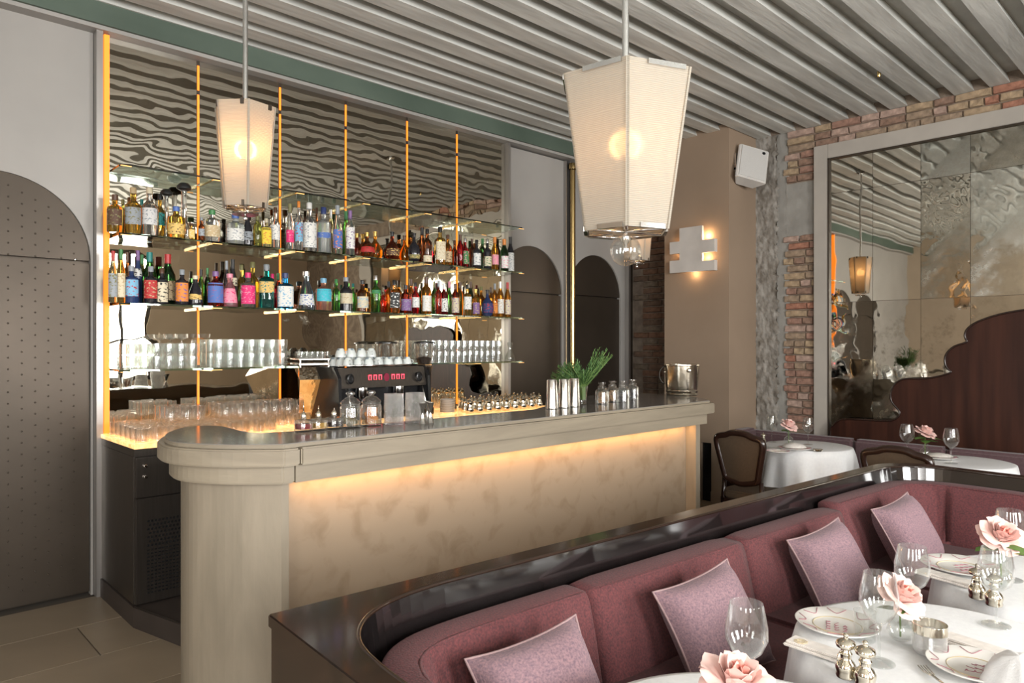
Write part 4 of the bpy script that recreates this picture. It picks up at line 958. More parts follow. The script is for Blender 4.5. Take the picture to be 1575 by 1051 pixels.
# rosemary in a glass
p = W(900, Y=2.86); t = thing('rosemary_vase', 'bushy green rosemary sprigs in a slim glass vase on the bar', 'plant', (p.x, 2.88, ZB))
obj('glass_vase', MB().lathe([(0, 0), (.022, 0), (.024, .01), (.026, .06), (.034, .115), (.032, .115), (.024, .06), (.021, .015), (0, .012)], 20), glass, t)
random.seed(21); fo = MB(); stg = MB()
cdir = Vector((math.sin(TH), -math.cos(TH), 0)); fdir = Vector((math.cos(TH), math.sin(TH), 0))
for s_ in range(110):
    a = random.uniform(-1.35, .75); b = random.uniform(-.7, .7); ln = random.uniform(.13, .20)
    if s_ < 22: a = random.uniform(.25, .75); ln = random.uniform(.19, .265)
    zz_ = random.uniform(.55, 1)
    if 22 <= s_ < 60: a = random.uniform(-.9, -.1); ln = random.uniform(.15, .215); zz_ = random.uniform(.85, 1.1)
    dirv = (cdir * a * .95 + fdir * b * .6 + Vector((0, 0, zz_))).normalized()
    p0 = Vector((random.uniform(-.012, .012), random.uniform(-.012, .012), .10)); bend = Vector((0, 0, -.03 if a < .3 else .03)) + cdir * a * .03
    pts = [p0 + dirv * ln * t_ + bend * t_ * t_ for t_ in (0, .33, .66, 1)]
    stg.tube([p0 * 1 + Vector((0, 0, -.07))] + pts, .0016, 4)
    for li in range(26):
        t_ = .15 + .85 * li / 26; c = p0 + dirv * ln * t_ + bend * t_ * t_
        o_ = Vector((random.uniform(-1, 1), random.uniform(-1, 1), random.uniform(-.6, 1))); o_ = (o_ + dirv * .9).normalized()
        wv = o_.cross(Vector((.3, .2, 1))).normalized() * .0032; L_ = random.uniform(.018, .030)
        fo.add([c - wv * .5, c + o_ * L_ * .5 - wv, c + o_ * L_, c + o_ * L_ * .5 + wv], [(0, 1, 2, 3)])
tag(obj('needles', fo, leafm, t), kind='stuff'); tag(obj('stems', stg, stemm, t), kind='stuff')
# four square jars
jm = []
jars = ((926, 2.80, 'pretzel', (.62, .38, .20), 'square glass jar of tan nibbles at the left end of the row'), (942, 2.86, 'nibble', (.66, .40, .20), 'square glass jar of golden nibbles, second in the row'),
        (958, 2.80, 'liquorice', (.05, .055, .08), 'square glass jar of dark blue beads, third in the row'), (973, 2.88, 'liquorice', (.05, .055, .08), 'square glass jar of dark beads at the right end of the row'))
for px, y_, nm, c, lb in jars:
    y_ += .02; p = W(px, Y=y_); t = thing('square_jar', lb, 'jar', (p.x, y_, ZB), .25, 'square jars on the bar')
    R = .038; prof = [(0, 0), (R, 0), (R, .075), (R * .9, .088), (R * .62, .096), (R * .62, .105), (R * .56, .105), (R * .56, .095), (R * .84, .085), (R - .003, .074), (R - .003, .005), (0, .004)]
    obj('jar_body', MB().lathe(prof, 24, sq=4), jarglass, t)
    obj('stopper', MB().lathe([(0, .106), (R * .66, .106), (R * .66, .112), (R * .35, .118), (R * .35, .122), (R * .6, .126), (R * .6, .137), (0, .138)], 20), jarglass, t)
    fm = MB(); random.seed(px)
    for i in range(90):
        a = random.uniform(0, 2 * PI); r = random.uniform(0, .028); z = random.uniform(.009, .072)
        s_ = .0065 if nm != 'liquorice' else .005
        M = Matrix.Translation((r * math.cos(a), r * math.sin(a), z)) @ Matrix.Rotation(random.uniform(0, PI), 4, 'X')
        if nm == 'liquorice': fm.lathe([(0, -s_), (s_, 0), (0, s_)], 6, M)
        else: fm.lathe([(s_, -.0022), (s_ * 1.3, 0), (s_, .0022), (s_ * .5, 0)], 8, M)
    tag(obj('contents', fm, mat(nm + '_fill', c, .5), t), kind='stuff')
# champagne bucket
p = W(1049, 609, Z=ZB); yb = 2.93; p = W(1049, Y=yb)
t = thing('champagne_bucket', 'worn silver champagne bucket on the right end of the bar', 'bucket', (p.x, yb, ZB), math.radians(46 - 90))
obj('body', MB().lathe([(0, 0), (.112, 0), (.116, .006), (.110, .016), (.116, .022), (.118, .034), (.113, .040), (.118, .06), (.126, .215), (.131, .219), (.131, .227), (.126, .229), (.121, .225), (.114, .06), (.10, .02), (0, .012)], 40), silverb, t)
for s_, nm in ((-1, 0), (1, 1)):
    if nm == 0:
        h = obj('handle_mount', MB().lathe([(0, 0), (.012, 0), (.010, .012), (0, .014)], 14, Matrix.Translation((-.122, 0, .17)) @ Matrix.Rotation(-PI / 2, 4, 'Y')), silverb, t)
        obj('ring_handle', MB().tube([(-.128 - .045 * math.sin(a) * .9, 0, .148 + .062 * math.cos(a)) for a in [PI * k / 14 for k in range(15)]], .005, 8), mat('dark_iron_ring', (.04, .035, .03), .4, .8), h)
obj('front_boss', MB().lathe([(.0, 0), (.016, 0), (.016, .006), (.009, .012), (.011, .018), (0, .020)], 16, Matrix.Translation((.02, -.121, .185)) @ Matrix.Rotation(PI / 2, 4, 'X')), silverb, t)
# ------------------------------------------------------------------ pendants
def pendant(name, x, y, zt, zb, R, Rb, rot, label, style, power):
    t = thing(name, label, 'pendant lamp', (x, y, zb), rot)
    H = zt - zb
    obj('rod', MB().lathe([(.010, H * .02), (.010, ZT - zb)], 14), chrome, t)
    obj('ceiling_rose', MB().lathe([(.035, ZC - zb - .01), (.035, ZC - zb + .06)], 20).lathe([(0, ZC - zb - .01), (.035, ZC - zb - .01)], 20), chrome, t)
    for i in range(6):
        a0 = PI / 3 * i; a1 = a0 + PI / 3
        e0 = -.004; e1 = .007   # panels overlap a little at the corners
        def pt(a, b, s_, r, z, off):
            p0 = Vector((math.cos(a) * r, math.sin(a) * r, z)); p1 = Vector((math.cos(b) * r, math.sin(b) * r, z)); d_ = (p1 - p0).normalized()
            nrm = Vector((math.cos((a + b) / 2), math.sin((a + b) / 2), 0))
            return p0 + d_ * e0 + nrm * off if s_ == 0 else p1 + d_ * e1 + nrm * off
        nz = 7; vs = []; fs = []
        for k_ in range(nz + 1):
            f = k_ / nz; r = Rb + (R - Rb) * f; z = H * f
            vs += [pt(a0, a1, 0, r, z, 0), pt(a0, a1, 1, r, z, 0)]
        for k_ in range(nz): fs.append((k_ * 2, k_ * 2 + 1, k_ * 2 + 3, k_ * 2 + 2))
        pn = obj('shade_panel', MB().add(vs, fs), shadem, t)
        # clips along top and bottom
        mid = (a0 + a1) / 2; nrm = Vector((math.cos(mid), math.sin(mid), 0)); tg = Vector((-math.sin(mid), math.cos(mid), 0))
        for z, r in ((H, R), (0, Rb)):
            c = nrm * (r * math.cos(PI / 6)) + Vector((0, 0, z)); wd = r * (.30 if style == 'big' else .05); hgt = .014 if style == 'big' else .022
            off = tg * (r * .12 if style == 'big' else r * .3); up = Vector((0, 0, hgt / 2)); zc = -.4 if z else .4
            c += Vector((0, 0, hgt * zc))
            vv = [c + off + tg * a * wd + up * b + nrm * cc for cc in (-.004, .006) for a, b in ((-1, -1), (1, -1), (1, 1), (-1, 1))]
            obj('clip', MB().add(vv, [(0, 3, 2, 1), (4, 5, 6, 7), (0, 1, 5, 4), (1, 2, 6, 5), (2, 3, 7, 6), (3, 0, 4, 7)]), chrome if style == 'big' else darkmetal, pn)
    for r, z in ((R - .012, H - .004), (Rb - .006, .004)):
        hx = [(r * math.cos(PI / 3 * i), r * math.sin(PI / 3 * i), z) for i in range(6)]
        f = MB().tube(hx, .005, 6, closed=True)
        for i in range(3): f.tube([hx[i], hx[i + 3]], .004, 6)
        obj('hexagonal_frame', f, chrome, t)
    obj('bulb', MB().lathe([(0, -.03), (.018, -.025), (.026, 0), (.020, .02), (.010, .035), (.010, .05), (0, .05)], 16, Matrix.Translation((0, 0, H * .58))), bulbm, t)
    if style == 'big':
        obj('glass_globe', MB().lathe([(.046 * math.sin(PI * k / 16), -.052 - .046 * math.cos(PI * k / 16)) for k in range(1, 16)] , 28), glass, t)
        obj('globe_inner', MB().lathe([(.043 * math.sin(PI * k / 16), -.052 - .043 * math.cos(PI * k / 16)) for k in range(1, 16)], 28), glass, t)
        obj('globe_stem', MB().lathe([(.007, 0), (.007, -.008), (.014, -.010), (.014, -.02), (.006, -.035), (.004, -.055), (0, -.056)], 14), chrome, t)
    else:
        obj('lower_disc', MB().lathe([(0, -.026), (R * .42, -.026), (R * .44, -.022), (R * .42, -.018), (0, -.018)], 28).lathe([(.003, -.03), (.003, .01)], 8), chrome, t)
        obj('finial', MB().lathe([(0, -.050), (.008, -.046), (.010, -.038), (.006, -.030), (0, -.027)], 14), chrome, t)
    l = point('pendant_light', (x, y, zb + H * .58), power, (1, .50, .19), .04)
pendant('pendant_lamp', 1.195, 2.80, 2.405, 2.00, .122, .088, math.radians(12), 'smaller six-sided pleated pendant lamp hanging over the rounded bar end at left', 'small', 5.0)
pendant('pendant_lamp', 1.695, 1.284, 2.228, 1.782, .202, .134, math.radians(42.5 - 180 - 4), 'large six-sided pendant lamp with a clear glass globe beneath, nearest the camera', 'big', 1.8)
pendant('pendant_lamp', 4.20, 3.08, 2.46, 2.06, .122, .088, math.radians(10), 'farthest pendant lamp, half hidden behind the glass globe near the brick recess', 'small', 3.2)
# ------------------------------------------------------------------ booth in the foreground
RB = math.radians(-3.8); BO = Vector((.757, 1.643, 0))
def bw(u, v, z=0): return Vector((BO.x + u * math.cos(RB) + v * math.sin(RB), BO.y + u * math.sin(RB) - v * math.cos(RB), z))
VE = 1.75
outer = [(0, VE), (0, 0), (3.32, 0)] + [(3.32 + .26 * math.sin(a), .26 - .26 * math.cos(a)) for a in [PI / 2 * k / 8 for k in range(1, 9)]] + [(3.58, VE)]
inl = smooth_poly([(.07, .56), (.072, .44), (.083, .33), (.112, .246), (.165, .175), (.24, .122), (.34, .09), (.46, .075)], 3, False)
inr = [(3.25 + .25 * math.sin(a), .325 - .25 * math.cos(a)) for a in [PI / 2 * k / 10 for k in range(0, 11)]]
inner = [(.07, VE)] + inl + inr + [(3.50, VE)]
ring = [(u, -v) for u, v in outer + list(reversed(inner))]
bo = thing('booth_partition', 'low dark polished wood partition wrapping around the foreground booth', 'partition', BO, RB)
obj('wall_panel', MB().prism([(u * 1.0 + (.006 if u < .03 else 0), v - (.006 if v > -.01 else 0)) for u, v in ring], 0, .765), darkwood, bo)
obj('top_rail', MB().prism(ring, .768, .80), darkwood, bo, bevel=.003)
lip = [(u, -v) for u, v in inner]
inn_off = []
lv = []
for i_, (u, v) in enumerate(inner):
    a_ = Vector(inner[max(i_ - 1, 0)]); b_ = Vector(inner[min(i_ + 1, len(inner) - 1)]); t_ = (b_ - a_).normalized(); nr_ = Vector((-t_.y, t_.x))   # towards the inside
    for z_, o_ in ((.798, .002), (.62, .030), (.0, .032)): lv.append((u + nr_.x * o_, -(v + nr_.y * o_), z_))
obj('inner_lining', MB().add(lv, [(3 * i, 3 * i + 3, 3 * i + 4, 3 * i + 1) for i in range(len(inner) - 1)] + [(3 * i + 1, 3 * i + 4, 3 * i + 5, 3 * i + 2) for i in range(len(inner) - 1)], False), blackwood, bo)
obj('rim_bead', MB().tube([(u, -v, .797) for u, v in inner], .006, 6), darkwood, bo)
# back cushions (thing: sofa)
so = thing('booth_sofa', 'maroon woven booth sofa curving along the inside of the partition', 'sofa', BO, RB)
def cushion_path(pts, z0, z1, thick, lean, name, m, piping=True, seed=1, wr=.004):
    """soft cushion whose back follows pts (u,v); thickness grows inwards"""
    random.seed(seed); P = [Vector((u, -v, 0)) for u, v in pts]; nP = len(P); K = 12
    sec = []
    H = z1 - z0
    # section in (d, z): d inward
    for k_ in range(28):
        a = 2 * PI * k_ / 28; ca, sa = math.cos(a), math.sin(a); e = .28
        d_ = thick / 2 + (thick / 2) * abs(ca) ** e * (1 if ca > 0 else -1); z = H / 2 + (H / 2) * abs(sa) ** .22 * (1 if sa > 0 else -1)
        sec.append((d_, z))
    vs = []; fs = []; ph = random.uniform(0, 6)
    front = []
    for i, p in enumerate(P):
        tg = (P[min(i + 1, nP - 1)] - P[max(i - 1, 0)]).normalized(); nr = Vector((tg.y, -tg.x, 0))
        s_ = i / (nP - 1); endf = min(1, min(i, nP - 1 - i) / 2.0); sc_ = .86 + .14 * endf ** .5
        for d_, z in sec:
            zz = z0 + (z - H / 2) * (.97 + .03 * endf) + H / 2
            fold = wr * math.sin(s_ * 40 + ph + z * 9) * math.sin(s_ * 17 + ph * 2) if d_ > thick * .7 else 0
            dd_ = thick / 2 + (d_ - thick / 2) * sc_ + fold + lean * (z1 - zz) / H
            if d_ > thick * .8: dd_ += .012 * math.sin(PI * (z / H)) * endf
            vs.append(p + nr * dd_ + Vector((0, 0, zz)))
        front.append((p + nr * (thick * .93 * sc_ + lean * .0), tg))
    n_ = 28
    for i in range(nP - 1):
        for k_ in range(n_): fs.append((i * n_ + k_, i * n_ + (k_ + 1) % n_, (i + 1) * n_ + (k_ + 1) % n_, (i + 1) * n_ + k_))
    fs += [tuple(range(n_ - 1, -1, -1)), tuple((nP - 1) * n_ + k_ for k_ in range(n_))]
    o = obj(name, MB().add(vs, fs, True), m, so)
    if piping:
        top = [q_[0] + Vector((0, 0, z1 - .006)) for q_ in front[1:-1]]
        a = [top[0] + Vector((0, 0, -H * .9)) + (top[0] - P[1]).normalized() * lean * .85, top[0] + Vector((0, 0, -.03)), ]
        b = [top[-1] + Vector((0, 0, -.03)), top[-1] + Vector((0, 0, -H * .9)) + (top[-1] - P[-2]).normalized() * lean * .85]
        obj('piping', MB().tube(a + top + b, .0042, 6), maroon, o)
    return o
bl = [(.085, .62), (.090, .50), (.10, .40), (.125, .31), (.165, .24), (.225, .185), (.31, .15), (.42, .135), (.55, .13), (.70, .13), (.83, .13), (.868, .13)]
cushion_path(smooth_poly(bl, 3, False), .44, .725, .105, .07, 'back_cushion', maroon, seed=1, wr=.006)
def line(u0, u1, v): return [(u0 + (u1 - u0) * k / 18, v) for k in range(19)]
cushion_path(line(.882, 1.690, .12), .44, .725, .12, .07, 'back_cushion', maroon, seed=2, wr=.002)
cushion_path(line(1.704, 2.470, .12), .44, .725, .12, .07, 'back_cushion', maroon, seed=3, wr=.002)
br = [(2.484, .10), (2.60, .098), (2.8, .098), (3.0, .10)] + [(3.13 + .30 * math.sin(a), .40 - .30 * math.cos(a)) for a in [PI / 2 * k / 8 for k in range(1, 9)]] + [(3.44, .62), (3.44, .80)]
cushion_path(smooth_poly(br, 2, False), .44, .745, .115, .07, 'back_cushion', maroon, seed=4, wr=.006)
cushion_path([(3.44, .812 + .7 * k / 10) for k in range(11)], .44, .745, .115, .07, 'back_cushion', maroon, seed=5, wr=.002)
for u0, u1 in ((.16, .872), (.876, 1.696), (1.70, 2.476), (2.48, 3.30)):
    vs0 = .17 if u0 > .5 else .28
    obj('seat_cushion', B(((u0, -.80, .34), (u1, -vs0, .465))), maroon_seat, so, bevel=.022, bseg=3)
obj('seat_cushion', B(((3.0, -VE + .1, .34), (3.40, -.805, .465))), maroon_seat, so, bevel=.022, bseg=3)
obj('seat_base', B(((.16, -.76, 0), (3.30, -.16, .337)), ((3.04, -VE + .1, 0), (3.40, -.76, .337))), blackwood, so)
# scatter pillows
def pillow_mesh(sz=.32, th=.074):
    n_ = 16; vs = []; fs = []
    for side in (1, -1):
        for i in range(n_ + 1):
            for j in range(n_ + 1):
                x = -1 + 2 * i / n_; y = -1 + 2 * j / n_
                k_ = (1 - x ** 4) ** .6 * (1 - y ** 4) ** .6
                pin = 1 - .09 * (1 - abs(x) ** 2.2) * (abs(y) ** 3); pin2 = 1 - .09 * (1 - abs(y) ** 2.2) * (abs(x) ** 3)
                vs.append((x * sz / 2 * pin2, side * th * k_, y * sz / 2 * pin))
    m_ = (n_ + 1) ** 2
    for s_ in range(2):
        for i in range(n_):
            for j in range(n_):
                a = s_ * m_ + i * (n_ + 1) + j; f = (a, a + 1, a + n_ + 2, a + n_ + 1); fs.append(f if s_ == 0 else tuple(reversed(f)))
    edge = [(i, 0) for i in range(n_)] + [(n_, j) for j in range(n_)] + [(i, n_) for i in range(n_, 0, -1)] + [(0, j) for j in range(n_, 0, -1)]
    rim = [Vector(vs[i * (n_ + 1) + j]) for i, j in edge]
    return MB().add(vs, fs, True).mesh('pillow_cover', mauve), MB().tube(rim, .0038, 6, closed=True).mesh('piping', mauvep)
pc, pp = pillow_mesh()
def pillow(u, v, z, tilt, yaw, roll, label, sc=1):
    t = thing('scatter_pillow', label, 'pillow', bw(u, v, z), 0, 'mauve pillows on the booth sofa')
    t.rotation_euler = (tilt, roll, RB + yaw); t.scale = (sc, 1, sc)
    link('cover', pc, t); link('piping', pp, t)
pillow(0.5, 0.45, 0.595, math.radians(-30), math.radians(-10), math.radians(-8), 'mauve pillow at the curved left end of the booth, cut by the frame')
pillow(1.2, 0.44, 0.597, math.radians(-28), math.radians(-9), math.radians(-9), 'mauve pillow on the second back cushion, left of the table roses')
pillow(2.01, 0.415, 0.600, math.radians(-27), math.radians(-8), math.radians(-8), 'mauve pillow on the third back cushion behind the nearest painted plate')
pillow(2.73, 0.405, 0.605, math.radians(-27), math.radians(-5), math.radians(-7), 'mauve pillow in the far corner of the booth')
# ------------------------------------------------------------------ round tables with white cloths
def cloth(R, drop, folds, seed, zt, amp=.03):
    random.seed(seed); n_ = 96; vs = []; fs = []; ph = random.uniform(0, 6)
    rings = [(0, 0), (R * .5, 0), (R * .95, 0), (R, -.004)] + [(R + .008 + .02 * k / 8, -drop * k / 8 - .006) for k in range(1, 9)]
    vs.append((0, 0, zt)); base = 1
    for ri, (r, z) in enumerate(rings[1:]):
        f = max(0, ri - 2) / 8
        for i in range(n_):
            a = 2 * PI * i / n_; w_ = amp * f * (math.sin(a * folds + ph) + .5 * math.sin(a * (folds * 2 + 1) + ph * 2))
            rr = r + w_ + .02 * f; vs.append((rr * math.cos(a), rr * math.sin(a), zt + z))
    for i in range(n_): fs.append((0, 1 + i, 1 + (i + 1) % n_))
    for ri in range(len(rings) - 2):
        for i in range(n_):
            a = 1 + ri * n_ + i; b = 1 + ri * n_ + (i + 1) % n_; fs.append((a, a + n_, b + n_, b))
    return MB().add(vs, fs, True)
def round_table(x, y, R, zt, drop, label, seed, clab, folds=11):
    t = thing('round_table', label, 'table', (x, y, 0), 0, 'cloth-covered dining tables')
    obj('table_top', MB().lathe([(0, zt - .03), (R - .01, zt - .03), (R - .004, zt - .005), (0, zt - .005)], 40), darkwood, t)
    obj('pedestal', MB().lathe([(0, 0), (.2, 0), (.2, .02), (.04, .05), (.035, zt - .04), (.08, zt - .03)], 20), black, t)
    o = obj('tablecloth', cloth(R, drop, folds, seed, zt), linen, None, (x, y, 0)); tag(o, clab, 'tablecloth', 'white tablecloths')
TT = .70
T0, T1, T2 = (1.21, .62), (1.985, .515), (2.775, .395)
round_table(*T1, .355, TT - .003, .42, 'round table in the booth under the plate with the nearest full rose', 4, 'white cloth on the booth table before the third cushion')
round_table(*T2, .355, TT - .003, .42, 'round table at the far end of the booth', 9, 'white cloth on the farthest booth table at the right edge')
round_table(*T0, .355, TT - .003, .42, 'round table at the near end of the booth, mostly below the frame', 6, 'white cloth on the nearest booth table, below the frame')
# table ware
wine = MB().lathe([(0, 0), (.035, 0), (.035, .002), (.006, .006), (.0035, .02), (.0035, .082), (.010, .092), (.032, .112), (.0435, .138), (.043, .165), (.034, .212), (.0328, .212), (.0415, .165), (.042, .139), (.031, .114), (.008, .095), (0, .093)], 32).mesh('wine_glass', glass)
def wineglass(x, y, z, label, group, s=1):
    o = link('wine_glass', wine, None, (x, y, z)); o.scale = (s, s, s); return tag(o, label, 'wine glass', group)
plate_m = MB().lathe([(0, .003), (.06, .003), (.066, .004), (.098, .012), (.104, .016), (.105, .018), (.102, .0185), (.066, .008), (.058, .006), (0, .006)], 48).mesh('plate_body', china)
sq_ = MB(); zp = lambda r: .0093 + (r - .066) / .036 * .0105
for i in range(8):
    a0 = 2 * PI * i / 8; pts = []
    for k_ in range(9):
        t_ = k_ / 8; r = .097 - .021 * math.sin(PI * t_); a = a0 + .50 * (t_ - .5); pts.append((r * math.cos(a), r * math.sin(a), zp(r)))
    sq_.tube(pts, .0009, 4)
for m_ in range(3):
    y_ = .022 - m_ * .020
    sq_.tube([(-.040 + .0035 * k_ + .006 * math.sin(k_ * 1.3 + m_), y_ + .0055 * math.cos(k_ * 1.3 + m_ * 2), .0068) for k_ in range(20 - 3 * m_)], .0008, 4)
squig = sq_.mesh('painted_squiggles', chinaline)
gring = MB().tube([(.060 * math.cos(2 * PI * k / 40), .060 * math.sin(2 * PI * k / 40), .0073) for k in range(40)], .0010, 4, closed=True).mesh('gold_ring', chinagold)
def plate(x, y, z, label, s=1, rz=0):
    t = thing('painted_plate', label, 'plate', (x, y, z), rz, 'painted plates'); t.scale = (s, s, 1)
    link('plate_body', plate_m, t); link('painted_squiggles', squig, t); link('gold_ring', gring, t)
mill_m = MB().lathe([(0, 0), (.020, 0), (.0215, .005), (.0195, .010), (.0215, .016), (.0225, .024), (.017, .034), (.0115, .040), (.011, .046), (.014, .052), (.011, .056), (.010, .062), (.012, .064)], 24).mesh('mill_body', silver)
mill_t = MB().lathe([(.012, .064), (.020, .067), (.0215, .072), (.019, .078), (.010, .083), (.005, .085), (.005, .089), (.006, .092), (.0035, .096), (0, .097)], 24).mesh('mill_cap', silver)
mill_h = MB().tube([(.010, 0, .055), (.024, 0, .056), (.028, 0, .045), (.024, 0, .036)], .0025, 6).mesh('mill_scroll', silver)
def mill(x, y, z, label, rz=0, s=1):
    t = thing('silver_mill', label, 'pepper mill', (x, y, z), rz, 'silver mills'); t.scale = (s, s, s)
    link('mill_body', mill_m, t); link('mill_cap', mill_t, t); link('mill_scroll', mill_h, t)
# rose
def petal_mesh(w_, h_, curl, m):
    n_ = 6; vs = []; fs = []
    for j in range(n_ + 1):
        v = j / n_
        for i in range(n_ + 1):
            u = -1 + 2 * i / n_; wid = w_ * math.sin(min(1, v * .9 + .22) * PI * .62) ** .8
            x = u * wid; y = .012 * 1 + (x * x) / -.06 * .6 + curl * v ** 2.5; z = h_ * v * (1 - .18 * u * u * v) + .003 * math.sin(u * 5)
            vs.append((x, y, z))
    for j in range(n_):
        for i in range(n_):
            a = j * (n_ + 1) + i; fs.append((a, a + 1, a + n_ + 2, a + n_ + 1))
    return MB().add(vs, fs, True).mesh('petal', m)
pm_in = petal_mesh(.014, .036, -.010, petalc); pm_mid = petal_mesh(.020, .042, .004, petalm); pm_out = petal_mesh(.027, .046, .022, petalm)
leafmesh = MB().add([(0, 0, 0), (.012, .012, .002), (.016, .026, .0), (.010, .042, -.003), (0, .052, -.008), (-.010, .042, -.003), (-.016, .026, 0), (-.012, .012, .002), (0, .026, .004)],
    [(0, 1, 8), (1, 2, 8), (2, 3, 8), (3, 4, 8), (4, 5, 8), (5, 6, 8), (6, 7, 8), (7, 0, 8)], True).mesh('leaf', roseleaf)
def rose(x, y, z, label, s=1, headz=.135, tilt=(.35, -.2), full=True, vase=True, leaves=3, spread=1):
    t = thing('rose_in_vase', label, 'flower', (x, y, z), 0, 'pink roses on the tables'); t.scale = (s, s, s)
    obj('glass_vase', MB().lathe([(0, 0), (.012, 0), (.024, .008), (.031, .026), (.026, .044), (.012, .056), (.011, .072), (.016, .078), (.0145, .078), (.0095, .071), (.0105, .055), (.024, .043), (.029, .026), (.022, .010), (0, .004)], 24), glass, t)
    obj('stem', MB().tube([(0, 0, .01), (.003, .002, .07), (0, 0, headz - .01)], .0022, 6), stemm, t)
    hd = bpy.data.objects.new('flower_head', None); C.objects.link(hd); hd.parent = t; hd.location = (0, 0, headz - .022); hd.rotation_euler = (tilt[0], tilt[1], 0)
    random.seed(int(x * 1000))
    for me, cnt, lean, r in ((pm_in, 4, -.05, -.006), (pm_mid, 5, .18, -.002), (pm_mid, 6, .42, .002), (pm_out, 6, .72, .004), (pm_out, 6, 1.05, .005)):
        for i in range(cnt):
            a = 2 * PI * i / cnt + random.uniform(-.2, .2) + lean * 3
            o = link('petal', me, hd); o.matrix_local = Matrix.Rotation(a, 4, 'Z') @ Matrix.Translation((0, r, 0)) @ Matrix.Rotation(-lean, 4, 'X')
    for i in range(leaves):
        a = i * 2.3 + x; o = link('leaf', leafmesh, t); o.matrix_local = Matrix.Translation((0, 0, headz - .045 - .006 * i)) @ Matrix.Rotation(a, 4, 'Z') @ Matrix.Rotation(.1, 4, 'X') @ Matrix.Scale(spread, 4)
tocam = math.atan2(-1, 0)
def tw(px, py, z=TT): return W(px, py, Z=z)
p = tw(1288, 966); plate(p.x, p.y, TT, 'white plate with painted loops on the middle booth table, nearest the pillows', 1.0, .4)
p = tw(1500, 1032); plate(p.x - .0, p.y - .0, TT, 'white plate with dark painted loops at the lower right corner', .95, 1.9)
p = tw(1478, 876); plate(p.x, p.y, TT, 'gold-tinted plate on the far booth table', 1.15, 2.6)
for px, py, lb, rz in ((1301, 1041, 'left silver mill at the front of the middle booth table', 2.9), (1331, 1054, 'right silver mill at the front of the middle booth table', .3)):
    p = tw(px, py); mill(p.x, p.y, TT, lb, rz, 1.02)
for px, py, lb, rz in ((1503, 920, 'left silver mill on the far booth table', 2.9), (1529, 931, 'right silver mill on the far booth table', .3)):
    p = tw(px, py); mill(p.x, p.y, TT, lb, rz, 1.05)
p = tw(1352, 1020); wineglass(p.x, p.y, TT, 'large clear wine glass left of the full rose', 'wine glasses on the booth tables')
p = tw(1403, 962); wineglass(p.x, p.y, TT, 'clear wine glass behind the full rose', 'wine glasses on the booth tables')
p = tw(1532, 962); wineglass(p.x, p.y, TT, 'clear wine glass in front of the far booth rose', 'wine glasses on the booth tables', .98)
p = tw(1553, 892); wineglass(p.x, p.y, TT, 'clear wine glass behind the far booth rose', 'wine glasses on the booth tables', 1.05)
p = W(1148, 1010, Z=.80); wineglass(p.x, p.y, TT, 'clear wine glass on the nearest table behind the bottom rose', 'wine glasses on the booth tables', 1.0)
p = tw(1385, 986); rose(p.x, p.y, TT, 'full blush pink rose with coral heart in a round glass vase, middle table', 1.05, .130, (.75, -.15))
p = tw(1540, 905); rose(p.x, p.y, TT, 'pale peach rose in a round glass vase on the far booth table', 1.12, .165, (.5, -.5), leaves=4, spread=1.5)
p = W(1132, 1035, Z=.83); rose(p.x, p.y, TT, 'pale rose at the bottom of the picture on the nearest table', 1.2, .115, (.3, -.1))
# cut crystal tumbler with silver rim and votive
p = tw(1430, 1003); t = thing('crystal_tumbler', 'low cut-crystal tumbler with a silver rim beside the middle rose', 'glass', (p.x, p.y, TT))
obj('crystal_body', MB().lathe([(0, 0), (.034, 0), (.037, .006), (.038, .05), (.035, .05), (.033, .012), (0, .010)], 28), crysglass, t)
obj('silver_rim', MB().lathe([(.0385, .048), (.0385, .070), (.036, .070), (.036, .048)], 28), silver, t)
p = tw(1330, 985); tag(obj('straight_tumbler', MB().lathe([(0, 0), (.025, 0), (.027, .075), (.0255, .075), (.023, .01), (0, .01)], 24), glass, None, (p.x, p.y, TT)), 'straight clear tumbler beside the nearest painted plate', 'glass')
# napkins
def napkin(a, b, wdt, label, z=TT, emblem=False):
    A, Bq = tw(*a), tw(*b); d_ = (Bq - A); L_ = d_.length; ang = math.atan2(d_.y, d_.x)
    t = thing('folded_napkin', label, 'napkin', (A.x, A.y, z), ang, 'folded napkins')
    obj('linen_fold', MB().box((0, -wdt / 2, .0), (L_, wdt / 2, .007)), napk, t, bevel=.003)
    obj('upper_fold', MB().box((.004, -wdt / 2 + .006, .0072), (L_ - .004, wdt / 2, .013)), napk, t, bevel=.0025)
    if emblem:
        em_ = MB(); [em_.tube([(.035 + .005 * r_ * math.cos(a_), -.002 + .005 * r_ * math.sin(a_), .0135) for a_ in [2 * PI * k / 12 for k in range(12)]], .0006, 4, closed=True) for r_ in (1, 2, 3)]
        for k_ in range(8): em_.tube([(.035 + .004 * math.cos(k_ * PI / 4), -.002 + .004 * math.sin(k_ * PI / 4), .0135), (.035 + .017 * math.cos(k_ * PI / 4), -.002 + .017 * math.sin(k_ * PI / 4), .0135)], .0006, 4)
        obj('embroidered_emblem', em_, chinagold, t)
napkin((1212, 988), (1300, 1018), .055, 'folded napkin with a gold embroidered emblem on the middle table', emblem=True)
napkin((1450, 982), (1560, 1018), .060, 'folded napkin to the right of the crystal tumbler')
napkin((1412, 880), (1500, 905), .055, 'folded napkin in front of the gold-tinted plate')
